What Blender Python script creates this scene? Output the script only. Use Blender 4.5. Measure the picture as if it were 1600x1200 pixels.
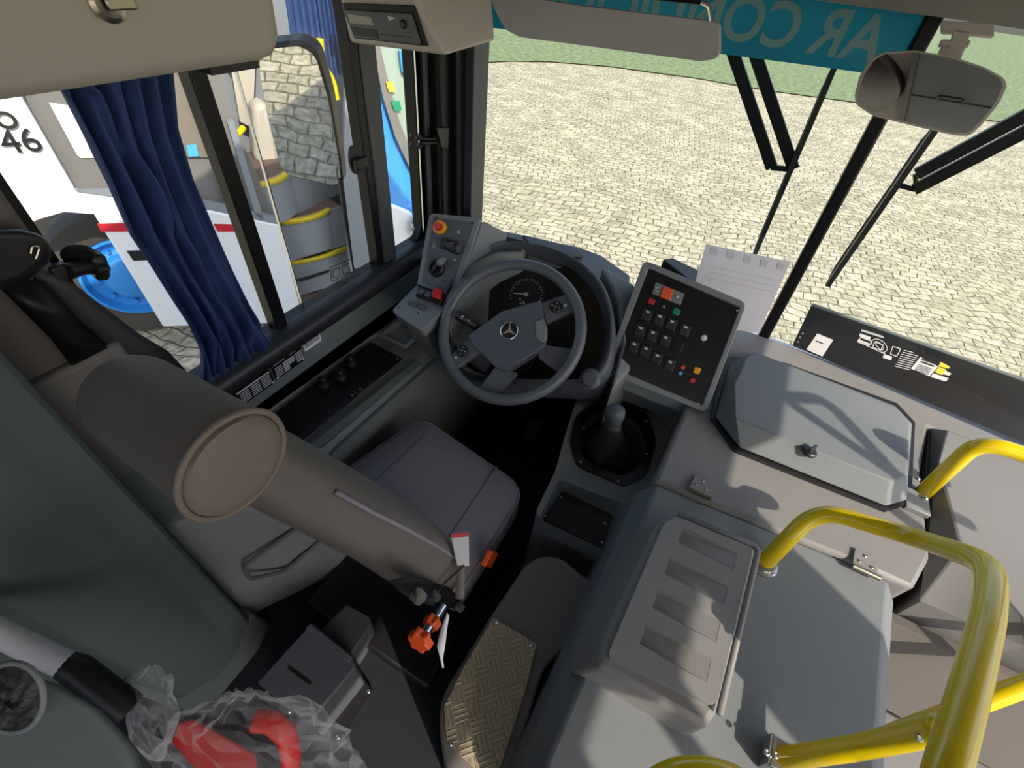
import bpy, bmesh, math, random
from mathutils import Vector as V, Matrix
random.seed(7)
for o in list(bpy.data.objects): bpy.data.objects.remove(o)
SC = bpy.context.scene; COL = SC.collection
# ------------------------------------------------------------------ camera
F_PX = 716.5; W, H = 1600, 1200
# camera axes expressed in world (columns: image right, image down, view)
CR = V((0.87330, 0.47930, 0.08729)); CD = V((0.39353, -0.58839, -0.70635)); CF = V((-0.28719, 0.65121, -0.70246))
CF.normalize(); CR = (CR - CF * CR.dot(CF)).normalized(); CD = CF.cross(CR).normalized()
CAM = V((0, 0, 1.58))
cd = bpy.data.cameras.new('camera'); cam = bpy.data.objects.new('camera', cd); COL.objects.link(cam)
cd.sensor_width = 36; cd.lens = 36 * F_PX / W; cd.clip_start = .02; cd.clip_end = 200
m = Matrix((CR, -CD, -CF)).transposed().to_4x4(); m.translation = CAM
cam.matrix_world = m; SC.camera = cam
# ------------------------------------------------------------------ light
SC.view_settings.view_transform = 'Standard'; SC.view_settings.look = 'None'
SC.view_settings.gamma = 1; SC.view_settings.use_curve_mapping = False
SC.view_settings.exposure = 0.0
w = bpy.data.worlds.new('sky'); SC.world = w; w.use_nodes = True
nt = w.node_tree; bg = nt.nodes['Background']
AZ = math.radians(-29); EL = math.radians(41)          # direction towards the sun, seen from the cab
sky = nt.nodes.new('ShaderNodeTexSky'); sky.sky_type = 'NISHITA'; sky.sun_disc = False
sky.sun_elevation = EL; sky.sun_rotation = math.pi / 2 - AZ; sky.air_density = 1; sky.dust_density = 2.5; sky.ozone_density = 1
hs = nt.nodes.new('ShaderNodeHueSaturation'); hs.inputs['Saturation'].default_value = .8
nt.links.new(sky.outputs[0], hs.inputs['Color']); nt.links.new(hs.outputs[0], bg.inputs[0]); bg.inputs[1].default_value = .34
sd = bpy.data.lights.new('sun', 'SUN'); sd.energy = 5.0; sd.angle = math.radians(.6); sd.color = (1, .89, .73)
sun = bpy.data.objects.new('sun', sd); COL.objects.link(sun)
SD = V((math.cos(EL) * math.cos(AZ), math.cos(EL) * math.sin(AZ), math.sin(EL)))
sun.rotation_euler = SD.to_track_quat('Z', 'Y').to_euler(); sun.location = SD * 20

# ------------------------------------------------------------------ sight lines -> real planes in the cab
def ray(px, py): return (CR * (px - 800) + CD * (py - 600) + CF * F_PX)
def X(px, py, x): r = ray(px, py); return CAM + r * ((x - CAM.x) / r.x)
def Y(px, py, y): r = ray(px, py); return CAM + r * ((y - CAM.y) / r.y)
def Z(px, py, z): r = ray(px, py); return CAM + r * ((z - CAM.z) / r.z)
def D(px, py, d): return CAM + ray(px, py) * (d / F_PX)
def P(px, py, p0, n): r = ray(px, py); return CAM + r * ((p0 - CAM).dot(n) / r.dot(n))

# ------------------------------------------------------------------ materials
def lin(c): return tuple(((v / 255) / 12.92 if v <= 10 else (((v / 255) + .055) / 1.055) ** 2.4) for v in c) + (1,)
def mat(name, col, rough=.6, metal=0., grain=0., gs=400., mottle=0., spec=.5, coat=0.):
    m = bpy.data.materials.new(name); m.use_nodes = True; nt = m.node_tree; b = nt.nodes['Principled BSDF']
    b.inputs['Base Color'].default_value = lin(col); b.inputs['Roughness'].default_value = rough
    b.inputs['Metallic'].default_value = metal; b.inputs['Specular IOR Level'].default_value = spec; b.inputs['Coat Weight'].default_value = coat
    tc = nt.nodes.new('ShaderNodeTexCoord')
    nz = nt.nodes.new('ShaderNodeTexNoise'); nz.inputs['Scale'].default_value = gs; nz.inputs['Detail'].default_value = 2
    nt.links.new(tc.outputs['Object'], nz.inputs['Vector'])
    if grain:
        bp = nt.nodes.new('ShaderNodeBump'); bp.inputs['Strength'].default_value = grain; bp.inputs['Distance'].default_value = .001
        nt.links.new(nz.outputs[0], bp.inputs['Height']); nt.links.new(bp.outputs[0], b.inputs['Normal'])
    n2 = nt.nodes.new('ShaderNodeTexNoise'); n2.inputs['Scale'].default_value = 9; n2.inputs['Detail'].default_value = 4
    nt.links.new(tc.outputs['Object'], n2.inputs['Vector'])
    mx = nt.nodes.new('ShaderNodeMixRGB'); mx.blend_type = 'MULTIPLY'; mx.inputs[0].default_value = mottle if mottle else .12
    mx.inputs[1].default_value = lin(col); nt.links.new(n2.outputs[0], mx.inputs[2])
    rp = nt.nodes.new('ShaderNodeMapRange'); rp.inputs[3].default_value = .75; rp.inputs[4].default_value = 1.25
    nt.links.new(n2.outputs[0], rp.inputs[0]); nt.links.new(rp.outputs[0], mx.inputs[2]); nt.links.new(mx.outputs[0], b.inputs['Base Color'])
    return m
def emis(name, col, e):
    m = mat(name, col, .4); b = m.node_tree.nodes['Principled BSDF']; b.inputs['Emission Color'].default_value = lin(col); b.inputs['Emission Strength'].default_value = e; return m
def glass(name, tint=(1, 1, 1), refl=.06):
    m = bpy.data.materials.new(name); m.use_nodes = True; nt = m.node_tree; nt.nodes.clear()
    o = nt.nodes.new('ShaderNodeOutputMaterial'); t = nt.nodes.new('ShaderNodeBsdfTransparent'); g = nt.nodes.new('ShaderNodeBsdfGlossy')
    g.inputs['Roughness'].default_value = .02; t.inputs[0].default_value = tint + (1,)
    lw = nt.nodes.new('ShaderNodeLayerWeight'); lw.inputs[0].default_value = .5
    pw = nt.nodes.new('ShaderNodeMath'); pw.operation = 'POWER'; pw.inputs[1].default_value = 5; nt.links.new(lw.outputs['Facing'], pw.inputs[0])
    fr = nt.nodes.new('ShaderNodeMath'); fr.operation = 'MULTIPLY_ADD'; fr.inputs[1].default_value = .9; fr.inputs[2].default_value = .035; nt.links.new(pw.outputs[0], fr.inputs[0])
    mx = nt.nodes.new('ShaderNodeMixShader'); nt.links.new(fr.outputs[0], mx.inputs[0])
    nt.links.new(t.outputs[0], mx.inputs[1]); nt.links.new(g.outputs[0], mx.inputs[2]); nt.links.new(mx.outputs[0], o.inputs[0]); return m
M = dict(
 cover=mat('light grey moulded cover', (122, 121, 121), .55, grain=.25, gs=900),
 vinyl=mat('grey vinyl cover mat', (112, 117, 121), .7, grain=.35, gs=1300),
 dash=mat('grey dashboard plastic', (124, 128, 130), .5, grain=.3, gs=900),
 dashd=mat('dark dashboard plastic', (84, 88, 94), .5, grain=.3, gs=900),
 wall=mat('grey wall lining', (112, 122, 122), .6, grain=.3, gs=500),
 trim=mat('green grey trim panel', (84, 93, 93), .65, grain=.3, gs=600),
 black=mat('black plastic', (24, 24, 27), .45, grain=.2, gs=900),
 blackg=mat('gloss black panel', (20, 17, 17), .35),
 bframe=mat('black window frame', (17, 17, 20), .4, spec=.3),
 rubber=mat('black rubber', (38, 38, 42), .4),
 pillar=mat('charcoal pillar', (62, 64, 70), .45),
 fabric=mat('grey seat leatherette', (128, 125, 136), .65, grain=.5, gs=1500),
 fabricb=mat('brown grey seat back leatherette', (100, 93, 89), .62, grain=.5, gs=1500),
 disc=mat('taupe headrest leatherette', (120, 110, 102), .6, grain=.5, gs=1500),
 wheel=mat('wheel rim plastic', (94, 98, 104), .38, grain=.15, gs=1500),
 hub=mat('wheel hub plastic', (88, 92, 102), .45, grain=.2, gs=1500),
 chrome=mat('chrome', (225, 225, 228), .15, 1),
 steel=mat('screw steel', (190, 190, 190), .3, 1),
 beige=mat('beige overhead plastic', (182, 176, 166), .6, grain=.3, gs=700),
 greyh=mat('dark grey header', (128, 128, 122), .7, grain=.3),
 white=mat('white paint', (232, 234, 240), .3, coat=.3),
 paper=mat('white paper', (236, 234, 240), .8),
 label=mat('label grey', (205, 205, 208), .6),
 yellow=mat('yellow powder coat', (226, 198, 8), .28, coat=.4),
 tyellow=mat('yellow nosing', (226, 200, 60), .5),
 orange=mat('orange plastic', (236, 92, 40), .45),
 amber=mat('amber ring', (240, 160, 20), .4),
 red=mat('red plastic', (214, 44, 40), .45),
 redb=mat('red buckle button', (190, 50, 62), .45),
 green=mat('green lens', (20, 140, 96), .4),
 blue=mat('light blue button', (80, 170, 220), .4),
 curtain=mat('navy curtain cloth', (60, 84, 138), .8, grain=.4, gs=1800),
 teal=mat('teal banner vinyl', (10, 118, 132), .5),
 tealtext=mat('pale banner lettering', (175, 205, 200), .6),
 floor=mat('dark blue floor covering', (17, 20, 32), .85, grain=.4, gs=800),
 bodyblue=mat('blue paint', (60, 150, 232), .3, coat=.3),
 blued=mat('blue wheel paint', (50, 140, 222), .4),
 tyre=mat('tyre rubber', (74, 70, 66), .85, grain=.3, gs=200),
 wood=mat('wood pattern floor', (104, 84, 76), .6),
 stepg=mat('step riser grey', (128, 134, 142), .6),
 reflect=mat('red reflector', (190, 40, 52), .4),
 darkglass=mat('dark window', (120, 118, 116), .25),
 archd=mat('wheel arch interior', (120, 112, 102), .8),
 lcd=mat('display screen', (150, 150, 138), .3),
 seag=mat('tinted bus windscreen', (150, 168, 158), .2),
 faint=mat('faint grey print', (216, 212, 218), .8),
 visor=mat('visor vinyl', (172, 170, 172), .6, grain=.3),
 leather=mat('black leather', (52, 49, 49), .38, grain=.5, gs=1200),
 mirror=mat('mirror', (235, 235, 238), .02, 1),
 latch=mat('latch metal', (160, 154, 140), .3, 1),
 tan=mat('taupe moulded step', (112, 107, 104), .6, grain=.3, gs=900),
)
G = glass('clear window glass', (.93, .96, .95)); GF = glass('windscreen glass', (.93, .96, .94))
# plastic film
PF = bpy.data.materials.new('clear plastic film'); PF.use_nodes = True; _n = PF.node_tree; _n.nodes.clear()
_o = _n.nodes.new('ShaderNodeOutputMaterial'); _t = _n.nodes.new('ShaderNodeBsdfTransparent'); _g = _n.nodes.new('ShaderNodeBsdfPrincipled')
_g.inputs['Base Color'].default_value = (.9, .92, .95, 1); _g.inputs['Roughness'].default_value = .08
_x = _n.nodes.new('ShaderNodeMixShader'); _l = _n.nodes.new('ShaderNodeLayerWeight'); _l.inputs[0].default_value = .13
_n.links.new(_l.outputs['Facing'], _x.inputs[0]); _n.links.new(_t.outputs[0], _x.inputs[1]); _n.links.new(_g.outputs[0], _x.inputs[2]); _n.links.new(_x.outputs[0], _o.inputs[0])
def translucent(m, col, f):
    nt = m.node_tree; b = nt.nodes['Principled BSDF']; o = [n for n in nt.nodes if n.type == 'OUTPUT_MATERIAL'][0]; t = nt.nodes.new('ShaderNodeBsdfTranslucent'); t.inputs[0].default_value = lin(col)
    x = nt.nodes.new('ShaderNodeMixShader'); x.inputs[0].default_value = f; nt.links.new(b.outputs[0], x.inputs[1]); nt.links.new(t.outputs[0], x.inputs[2]); nt.links.new(x.outputs[0], o.inputs[0])
translucent(M['teal'], (10, 112, 128), .42); translucent(M['tealtext'], (150, 200, 195), .45); translucent(M['curtain'], (40, 62, 125), .25)
# cobbles
def cobble():
    m = bpy.data.materials.new('granite setts'); m.use_nodes = True; nt = m.node_tree; N = nt.nodes; L = nt.links; b = N['Principled BSDF']
    b.inputs['Roughness'].default_value = .85
    tc = N.new('ShaderNodeTexCoord'); nz = N.new('ShaderNodeTexNoise'); nz.inputs['Scale'].default_value = .55; nz.inputs['Detail'].default_value = 3
    L.new(tc.outputs['Object'], nz.inputs['Vector'])
    sub = N.new('ShaderNodeVectorMath'); sub.operation = 'SCALE'; sub.inputs['Scale'].default_value = .8; L.new(nz.outputs['Color'], sub.inputs[0])
    nf = N.new('ShaderNodeTexNoise'); nf.inputs['Scale'].default_value = 5; L.new(tc.outputs['Object'], nf.inputs['Vector'])
    s2 = N.new('ShaderNodeVectorMath'); s2.operation = 'SCALE'; s2.inputs['Scale'].default_value = .075; L.new(nf.outputs['Color'], s2.inputs[0])
    ad = N.new('ShaderNodeVectorMath'); L.new(tc.outputs['Object'], ad.inputs[0]); L.new(sub.outputs[0], ad.inputs[1])
    ad2 = N.new('ShaderNodeVectorMath'); L.new(ad.outputs[0], ad2.inputs[0]); L.new(s2.outputs[0], ad2.inputs[1])
    mp = N.new('ShaderNodeMapping'); mp.inputs['Rotation'].default_value = (0, 0, -.25); L.new(ad2.outputs[0], mp.inputs[0])
    br = N.new('ShaderNodeTexBrick'); br.inputs['Scale'].default_value = 1; br.inputs['Brick Width'].default_value = .19; br.inputs['Row Height'].default_value = .125
    br.inputs['Mortar Size'].default_value = .014; br.inputs['Mortar Smooth'].default_value = 1; br.inputs['Bias'].default_value = 0
    br.inputs['Color1'].default_value = lin((210, 199, 172)); br.inputs['Color2'].default_value = lin((176, 170, 144)); br.inputs['Mortar'].default_value = lin((150, 144, 114))
    L.new(mp.outputs[0], br.inputs['Vector'])
    n3 = N.new('ShaderNodeTexNoise'); n3.inputs['Scale'].default_value = 1.7; n3.inputs['Detail'].default_value = 6; n3.inputs['Roughness'].default_value = .7; L.new(tc.outputs['Object'], n3.inputs['Vector'])
    cr = N.new('ShaderNodeMapRange'); cr.inputs[1].default_value = .3; cr.inputs[2].default_value = .7; cr.inputs[3].default_value = .62; cr.inputs[4].default_value = 1.12; L.new(n3.outputs[0], cr.inputs[0])
    n4 = N.new('ShaderNodeTexNoise'); n4.inputs['Scale'].default_value = 20; n4.inputs['Detail'].default_value = 5; L.new(mp.outputs[0], n4.inputs['Vector'])
    c4 = N.new('ShaderNodeMapRange'); c4.inputs[1].default_value = .3; c4.inputs[2].default_value = .7; c4.inputs[3].default_value = .6; c4.inputs[4].default_value = 1.25; L.new(n4.outputs[0], c4.inputs[0])
    mu = N.new('ShaderNodeMath'); mu.operation = 'MULTIPLY'; L.new(cr.outputs[0], mu.inputs[0]); L.new(c4.outputs[0], mu.inputs[1])
    mx = N.new('ShaderNodeMixRGB'); mx.blend_type = 'MULTIPLY'; mx.inputs[0].default_value = 1; L.new(br.outputs[0], mx.inputs[1]); L.new(mu.outputs[0], mx.inputs[2])
    L.new(mx.outputs[0], b.inputs['Base Color'])
    iv = N.new('ShaderNodeMath'); iv.operation = 'SUBTRACT'; iv.inputs[0].default_value = 1; L.new(br.outputs['Fac'], iv.inputs[1])
    a3 = N.new('ShaderNodeMath'); a3.operation = 'ADD'; L.new(iv.outputs[0], a3.inputs[0]); L.new(n4.outputs[0], a3.inputs[1])
    bp = N.new('ShaderNodeBump'); bp.inputs['Strength'].default_value = .8; bp.inputs['Distance'].default_value = .02; L.new(a3.outputs[0], bp.inputs['Height']); L.new(bp.outputs[0], b.inputs['Normal'])
    return m
M['cobble'] = cobble()
def grassm():
    m = mat('lawn grass', (120, 146, 92), .9); nt = m.node_tree; N = nt.nodes; L = nt.links
    tc = N.new('ShaderNodeTexCoord'); n = N.new('ShaderNodeTexNoise'); n.inputs['Scale'].default_value = 6; n.inputs['Detail'].default_value = 9; n.inputs['Roughness'].default_value = .75
    L.new(tc.outputs['Object'], n.inputs['Vector']); r = N.new('ShaderNodeValToRGB'); r.color_ramp.elements[0].position = .35; r.color_ramp.elements[1].position = .68
    r.color_ramp.elements[0].color = lin((66, 86, 50)); r.color_ramp.elements[1].color = lin((146, 160, 116)); L.new(n.outputs[0], r.inputs[0]); L.new(r.outputs[0], N['Principled BSDF'].inputs['Base Color']); return m
M['grass'] = grassm()
def checker_plate():
    m = mat('tread plate aluminium', (190, 178, 152), .4, .35); nt = m.node_tree; N = nt.nodes; L = nt.links
    tc = N.new('ShaderNodeTexCoord'); mp = N.new('ShaderNodeMapping'); mp.inputs['Rotation'].default_value = (0, 0, .75); L.new(tc.outputs['Object'], mp.inputs[0])
    ch = N.new('ShaderNodeTexChecker'); ch.inputs['Scale'].default_value = 34; L.new(mp.outputs[0], ch.inputs['Vector'])
    ws = []
    for d in ('X', 'Y'):
        wv = N.new('ShaderNodeTexWave'); wv.bands_direction = d; wv.inputs['Scale'].default_value = 34; wv.inputs['Distortion'].default_value = .5; wv.inputs['Detail'].default_value = 0; L.new(mp.outputs[0], wv.inputs['Vector']); ws.append(wv)
    mx = N.new('ShaderNodeMixRGB'); L.new(ch.outputs['Fac'], mx.inputs[0]); L.new(ws[0].outputs[0], mx.inputs[1]); L.new(ws[1].outputs[0], mx.inputs[2])
    cr = N.new('ShaderNodeMapRange'); cr.inputs[1].default_value = .55; cr.inputs[2].default_value = .9; L.new(mx.outputs[0], cr.inputs[0])
    bp = N.new('ShaderNodeBump'); bp.inputs['Strength'].default_value = 1; bp.inputs['Distance'].default_value = .003; L.new(cr.outputs[0], bp.inputs['Height']); L.new(bp.outputs[0], N['Principled BSDF'].inputs['Normal'])
    return m
M['plate'] = checker_plate()

# ------------------------------------------------------------------ mesh helpers
class B:
    def __init__(s): s.bm = bmesh.new()
    def poly(s, pts): return s.bm.faces.new([s.bm.verts.new(p) for p in pts])
    def prism(s, top, bot):
        a = [s.bm.verts.new(p) for p in top]; b = [s.bm.verts.new(p) for p in bot]; n = len(a)
        s.bm.faces.new(a); s.bm.faces.new(b[::-1])
        for i in range(n): s.bm.faces.new((a[i], b[i], b[(i + 1) % n], a[(i + 1) % n]))
        return s
    def ext(s, pts, d): d = V(d); return s.prism(pts, [V(p) + d for p in pts])
    def box(s, lo, hi):
        (x0, y0, z0), (x1, y1, z1) = lo, hi
        t = [V((x0, y0, z1)), V((x1, y0, z1)), V((x1, y1, z1)), V((x0, y1, z1))]
        return s.prism(t, [V((p.x, p.y, z0)) for p in t])
    def obox(s, c, ex, ey, ez, sx, sy, sz):
        t = [c + ex * (a * sx / 2) + ey * (b * sy / 2) + ez * (sz / 2) for a, b in ((-1, -1), (1, -1), (1, 1), (-1, 1))]
        return s.prism(t, [p - ez * sz for p in t])
    def rings(s, rs, cap=True, closed=False):
        vs = [[s.bm.verts.new(p) for p in r] for r in rs]; n = len(vs[0]); m_ = len(vs)
        for i in range(m_ if closed else m_ - 1):
            a, b = vs[i], vs[(i + 1) % m_]
            for j in range(n): s.bm.faces.new((a[j], a[(j + 1) % n], b[(j + 1) % n], b[j]))
        if cap and not closed: s.bm.faces.new(vs[0][::-1]); s.bm.faces.new(vs[-1])
        return s
    def grid(s, rows):
        vs = [[s.bm.verts.new(p) for p in r] for r in rows]
        for i in range(len(vs) - 1):
            for j in range(len(vs[0]) - 1): s.bm.faces.new((vs[i][j], vs[i][j + 1], vs[i + 1][j + 1], vs[i + 1][j]))
        return s
    def tube(s, pts, r, seg=12, closed=False, flat=1.):
        pts = [V(p) for p in pts]; n = len(pts); rs = []
        t0 = (pts[1] - pts[0]).normalized(); up = V((0, 0, 1)) if abs(t0.z) < .9 else V((0, 1, 0)); nx = t0.cross(up).normalized()
        for i in range(n):
            if closed: t = (pts[(i + 1) % n] - pts[i - 1]).normalized()
            else: t = (pts[min(i + 1, n - 1)] - pts[max(i - 1, 0)]).normalized()
            nx = (nx - t * nx.dot(t)).normalized(); ny = t.cross(nx); rr = r[i] if isinstance(r, (list, tuple)) else r
            rs.append([pts[i] + nx * (math.cos(a) * rr) + ny * (math.sin(a) * rr * flat) for a in [2 * math.pi * k / seg for k in range(seg)]])
        return s.rings(rs, closed=closed)
    def cyl(s, a, b, r, r2=None, seg=24):
        a, b = V(a), V(b); t = (b - a).normalized(); up = V((0, 0, 1)) if abs(t.z) < .9 else V((0, 1, 0)); nx = t.cross(up).normalized(); ny = t.cross(nx); r2 = r if r2 is None else r2
        return s.rings([[p + nx * (math.cos(q) * rr) + ny * (math.sin(q) * rr) for q in [2 * math.pi * k / seg for k in range(seg)]] for p, rr in ((a, r), (b, r2))])
    def lathe(s, c, ax, prof, seg=32):
        c = V(c); t = V(ax).normalized(); up = V((0, 0, 1)) if abs(t.z) < .9 else V((0, 1, 0)); nx = t.cross(up).normalized(); ny = t.cross(nx)
        return s.rings([[c + t * h + nx * (math.cos(q) * r) + ny * (math.sin(q) * r) for q in [2 * math.pi * k / seg for k in range(seg)]] for r, h in prof])
ORG = {}
def thing(name, label, cat, loc, group=None):
    o = bpy.data.objects.new(name, None); COL.objects.link(o); o.location = loc; o.empty_display_size = .05
    o['label'] = label; o['category'] = cat; ORG[o.name] = V(loc)
    if group: o['group'] = group
    return o
def obj(name, b, m, parent=None, bevel=0, smooth=35, seg=2, sub=0, label=None, solid=0):
    bm = b.bm if isinstance(b, B) else b
    bmesh.ops.recalc_face_normals(bm, faces=bm.faces)
    if parent is not None: org = ORG[parent.name]
    else:
        xs = [v.co for v in bm.verts]; lo = [min(c[i] for c in xs) for i in range(3)]; hi = [max(c[i] for c in xs) for i in range(3)]
        org = V(((lo[0] + hi[0]) / 2, (lo[1] + hi[1]) / 2, lo[2]))
    for v in bm.verts: v.co -= org
    me = bpy.data.meshes.new(name); bm.to_mesh(me); bm.free()
    ml = m if isinstance(m, list) else [m]
    for q in ml: me.materials.append(M[q] if isinstance(q, str) else q)
    o = bpy.data.objects.new(name, me); COL.objects.link(o)
    if parent is not None: o.parent = parent
    else: o.location = org
    ORG[o.name] = org
    if bevel:
        md = o.modifiers.new('bevel', 'BEVEL'); md.width = bevel; md.segments = seg; md.limit_method = 'ANGLE'; md.angle_limit = math.radians(28)
    if sub: md = o.modifiers.new('sub', 'SUBSURF'); md.levels = sub; md.render_levels = sub
    if solid: md = o.modifiers.new('solid', 'SOLIDIFY'); md.thickness = solid; md.offset = 0
    if smooth:
        for p in me.polygons: p.use_smooth = True
        if smooth < 180: me.set_sharp_from_angle(angle=math.radians(smooth))
    if label: o['label'] = label
    return o
def top(o, label, cat, group=None):
    o['label'] = label; o['category'] = cat
    if group: o['group'] = group
    return o
def struct(o): o['kind'] = 'structure'; return o
def textmesh(txt, size, org, ex, ey, depth=.0005, bold=.0, sx=1., align='LEFT'):
    c = bpy.data.curves.new('t', 'FONT'); c.body = txt; c.size = size; c.extrude = depth; c.offset = bold; c.align_x = align
    o = bpy.data.objects.new('t', c); COL.objects.link(o)
    me = bpy.data.meshes.new_from_object(o.evaluated_get(bpy.context.evaluated_depsgraph_get()))
    bm = bmesh.new(); bm.from_mesh(me); bpy.data.objects.remove(o); bpy.data.meshes.remove(me)
    ex, ey = V(ex).normalized(), V(ey).normalized(); ez = ex.cross(ey)
    for v in bm.verts: v.co = V(org) + ex * (v.co.x * sx) + ey * v.co.y + ez * v.co.z
    b = B(); b.bm.free(); b.bm = bm; return b
def fillet(pts, r, n=7):
    pts = [V(p) for p in pts]; out = [pts[0]]
    for i in range(1, len(pts) - 1):
        p = pts[i]; a = (pts[i - 1] - p); c = (pts[i + 1] - p); d = min(r, a.length * .48, c.length * .48); a = p + a.normalized() * d; c = p + c.normalized() * d
        for k in range(n + 1): t = k / n; out.append(a * (1 - t) ** 2 + p * 2 * t * (1 - t) + c * t * t)
    out.append(pts[-1]); return out
def rpoly(pts, r, n=4):
    pts = [V(p) for p in pts]; out = []; m_ = len(pts)
    for i in range(m_):
        p = pts[i]; a = pts[i - 1] - p; c = pts[(i + 1) % m_] - p; rr = r[i] if isinstance(r, (list, tuple)) else r; d = min(rr, a.length * .48, c.length * .48)
        a = p + a.normalized() * d; c = p + c.normalized() * d
        for k in range(n + 1): t = k / n; out.append(a * (1 - t) ** 2 + p * 2 * t * (1 - t) + c * t * t)
    return out
UP = V((0, 0, 1))
class Frame:      # a plane standing in the cab with its own axes
    def __init__(s, o, ex, ey): s.o = V(o); s.ex = V(ex).normalized(); s.ez = s.ex.cross(V(ey)).normalized(); s.ey = s.ez.cross(s.ex)
    def at(s, u, v, w_=0): return s.o + s.ex * u + s.ey * v + s.ez * w_
    def px(s, x, y, w_=0): return P(x, y, s.o, s.ez) + s.ez * w_
def screw(fr_n, c, parent, r=.0035, m='steel', name='screw'):
    b = B(); n = V(fr_n).normalized(); c = V(c); b.lathe(c, n, [(r, 0), (r, r * .35), (r * .6, r * .7), (r * .2, r * .55)], 10); return obj(name, b, m, parent)
def slab(name, pts, d, m, parent=None, r=0, bevel=0, **k):
    b = B(); b.ext(rpoly(pts, r) if r else [V(p) for p in pts], d); return obj(name, b, m, parent, bevel=bevel, **k)
def cut(o, cutter):
    bm = cutter.bm; bmesh.ops.recalc_face_normals(bm, faces=bm.faces)
    for v in bm.verts: v.co -= ORG[o.name]
    me = bpy.data.meshes.new('c'); bm.to_mesh(me); bm.free(); c = bpy.data.objects.new('c', me); COL.objects.link(c)
    mods = [(m_.name, m_.type) for m_ in o.modifiers]
    par = o.parent; loc = o.location.copy(); o.parent = None; o.location = (0, 0, 0)
    bo = o.modifiers.new('cut', 'BOOLEAN'); bo.object = c; bo.operation = 'DIFFERENCE'; bo.solver = 'EXACT'
    for a, t in mods: o.modifiers[a].show_viewport = False
    bpy.context.view_layer.update(); dg = bpy.context.evaluated_depsgraph_get()
    nm = bpy.data.meshes.new_from_object(o.evaluated_get(dg)); old = o.data; o.modifiers.remove(bo); o.data = nm; nm.name = old.name
    for a, t in mods: o.modifiers[a].show_viewport = True
    o.parent = par; o.location = loc; bpy.data.objects.remove(c); bpy.data.meshes.remove(me)
    nm.set_sharp_from_angle(angle=math.radians(35))
XL, XR, XC = -.95, 1.39, .22      # inner left wall, inner right wall, centreline
YW = lambda x: 1.57 - .17 * ((x - XC) / 1.1) ** 2     # windscreen plan curve
# ================================================================== GROUND
GZ = -1.0
b = B(); b.poly([(-40, -20, GZ), (40, -20, GZ), (40, 60, GZ), (-40, 60, GZ)]); o = struct(obj('ground', b, 'cobble', smooth=0))
edge = [V((-45, 2, 0))] + [Z(x, y, GZ) for x, y in ((742, 100), (800, 97), (860, 98), (950, 105), (1090, 124), (1200, 143), (1350, 163), (1600, 197))] + [V((30, 25, 0))]
b = B(); lo = [V((p.x, p.y, GZ + .03)) for p in edge]; b.poly(lo + [V((45, 60, GZ + .03)), V((-45, 60, GZ + .03))])
b2 = B(); b.rings([lo, [V((p.x, p.y, GZ)) for p in edge]], cap=False) if False else None
top(obj('lawn', b, 'grass', smooth=0), 'green mown lawn beyond the curved edge of the paving', 'lawn')['kind'] = 'stuff'
# ================================================================== SHELL
b = B(); b.box((XL - .03, -1.6, -.06), (XR, 1.45, 0)); struct(obj('floor', b, 'floor'))
b = B(); b.box((XL - .09, -1.6, 2.05), (XR + .1, 1.6, 2.35)); struct(obj('ceiling', b, 'beige'))
b = B(); b.box((XL - .05, .0, -.9), (XL, 1.42, .70)); struct(obj('wall_left', b, 'wall'))
b = B(); b.box((XL - .05, -1.6, 1.45), (XL, 1.42, 2.05)); struct(obj('wall_left_upper', b, 'beige'))
b = B(); b.box((XL - .05, -1.6, -.9), (XL, .0, 2.05)); struct(obj('wall_left_rear', b, 'trim'))
b = B(); b.box((XL, -1.65, -.9), (XR, -1.6, 1.45)); b.box((XL, -1.65, 1.98), (XR, -1.6, 2.05)); struct(obj('wall_rear_added', b, 'vinyl'))  # added closure out of view; blocks light, upper gap lets skylight in
# right side wall, out of view; door and window openings placed to shape the sun patches
b = B(); b.box((XR, -1.6, 1.95), (XR + .06, 1.5, 2.05)); b.box((XR, -1.6, -.9), (XR + .06, .14, .55)); b.box((XR, -.14, .55), (XR + .06, .14, 1.95)); b.box((XR, 1.42, -.9), (XR + .06, 1.5, 1.95)); b.box((XR, -1.6, .55), (XR + .06, -1.3, 1.95))
struct(obj('wall_right', b, 'beige'))
b = B(); b.box((XR + .01, .14, -.9), (XR + .05, .20, 1.95)); b.box((XR + .01, 1.36, -.9), (XR + .05, 1.42, 1.95)); b.box((XR + .01, .2, -.9), (XR + .05, 1.36, -.5)); b.box((XR + .01, .2, 1.83), (XR + .05, 1.36, 1.95)); b.box((XR + .01, .2, .28), (XR + .05, 1.36, .36))
struct(obj('door_1', b, 'bframe'))
b = B(); b.box((XL - .03, 1.36, -.9), (XR, 1.46, .0)); b.box((XL - .03, 1.575, -.6), (XR + .05, 1.62, .62)); struct(obj('wall_front', b, 'white'))
# windscreen header
b = B(); q = [Y(1180, -4, 1.45), Y(1450, 24, 1.47), Y(1680, 49, 1.45)]
hx = [-.95, -.4, .22, .8, 1.39]; b.prism([V((x, YW(x) + .03, 2.05)) for x in hx] + [V((x, 1.22, 2.05)) for x in hx[::-1]], [V((x, YW(x) + .03, 1.53)) for x in hx] + [V((x, 1.40, 1.53)) for x in hx[::-1]])
struct(obj('trim_1', b, 'greyh'))
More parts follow.
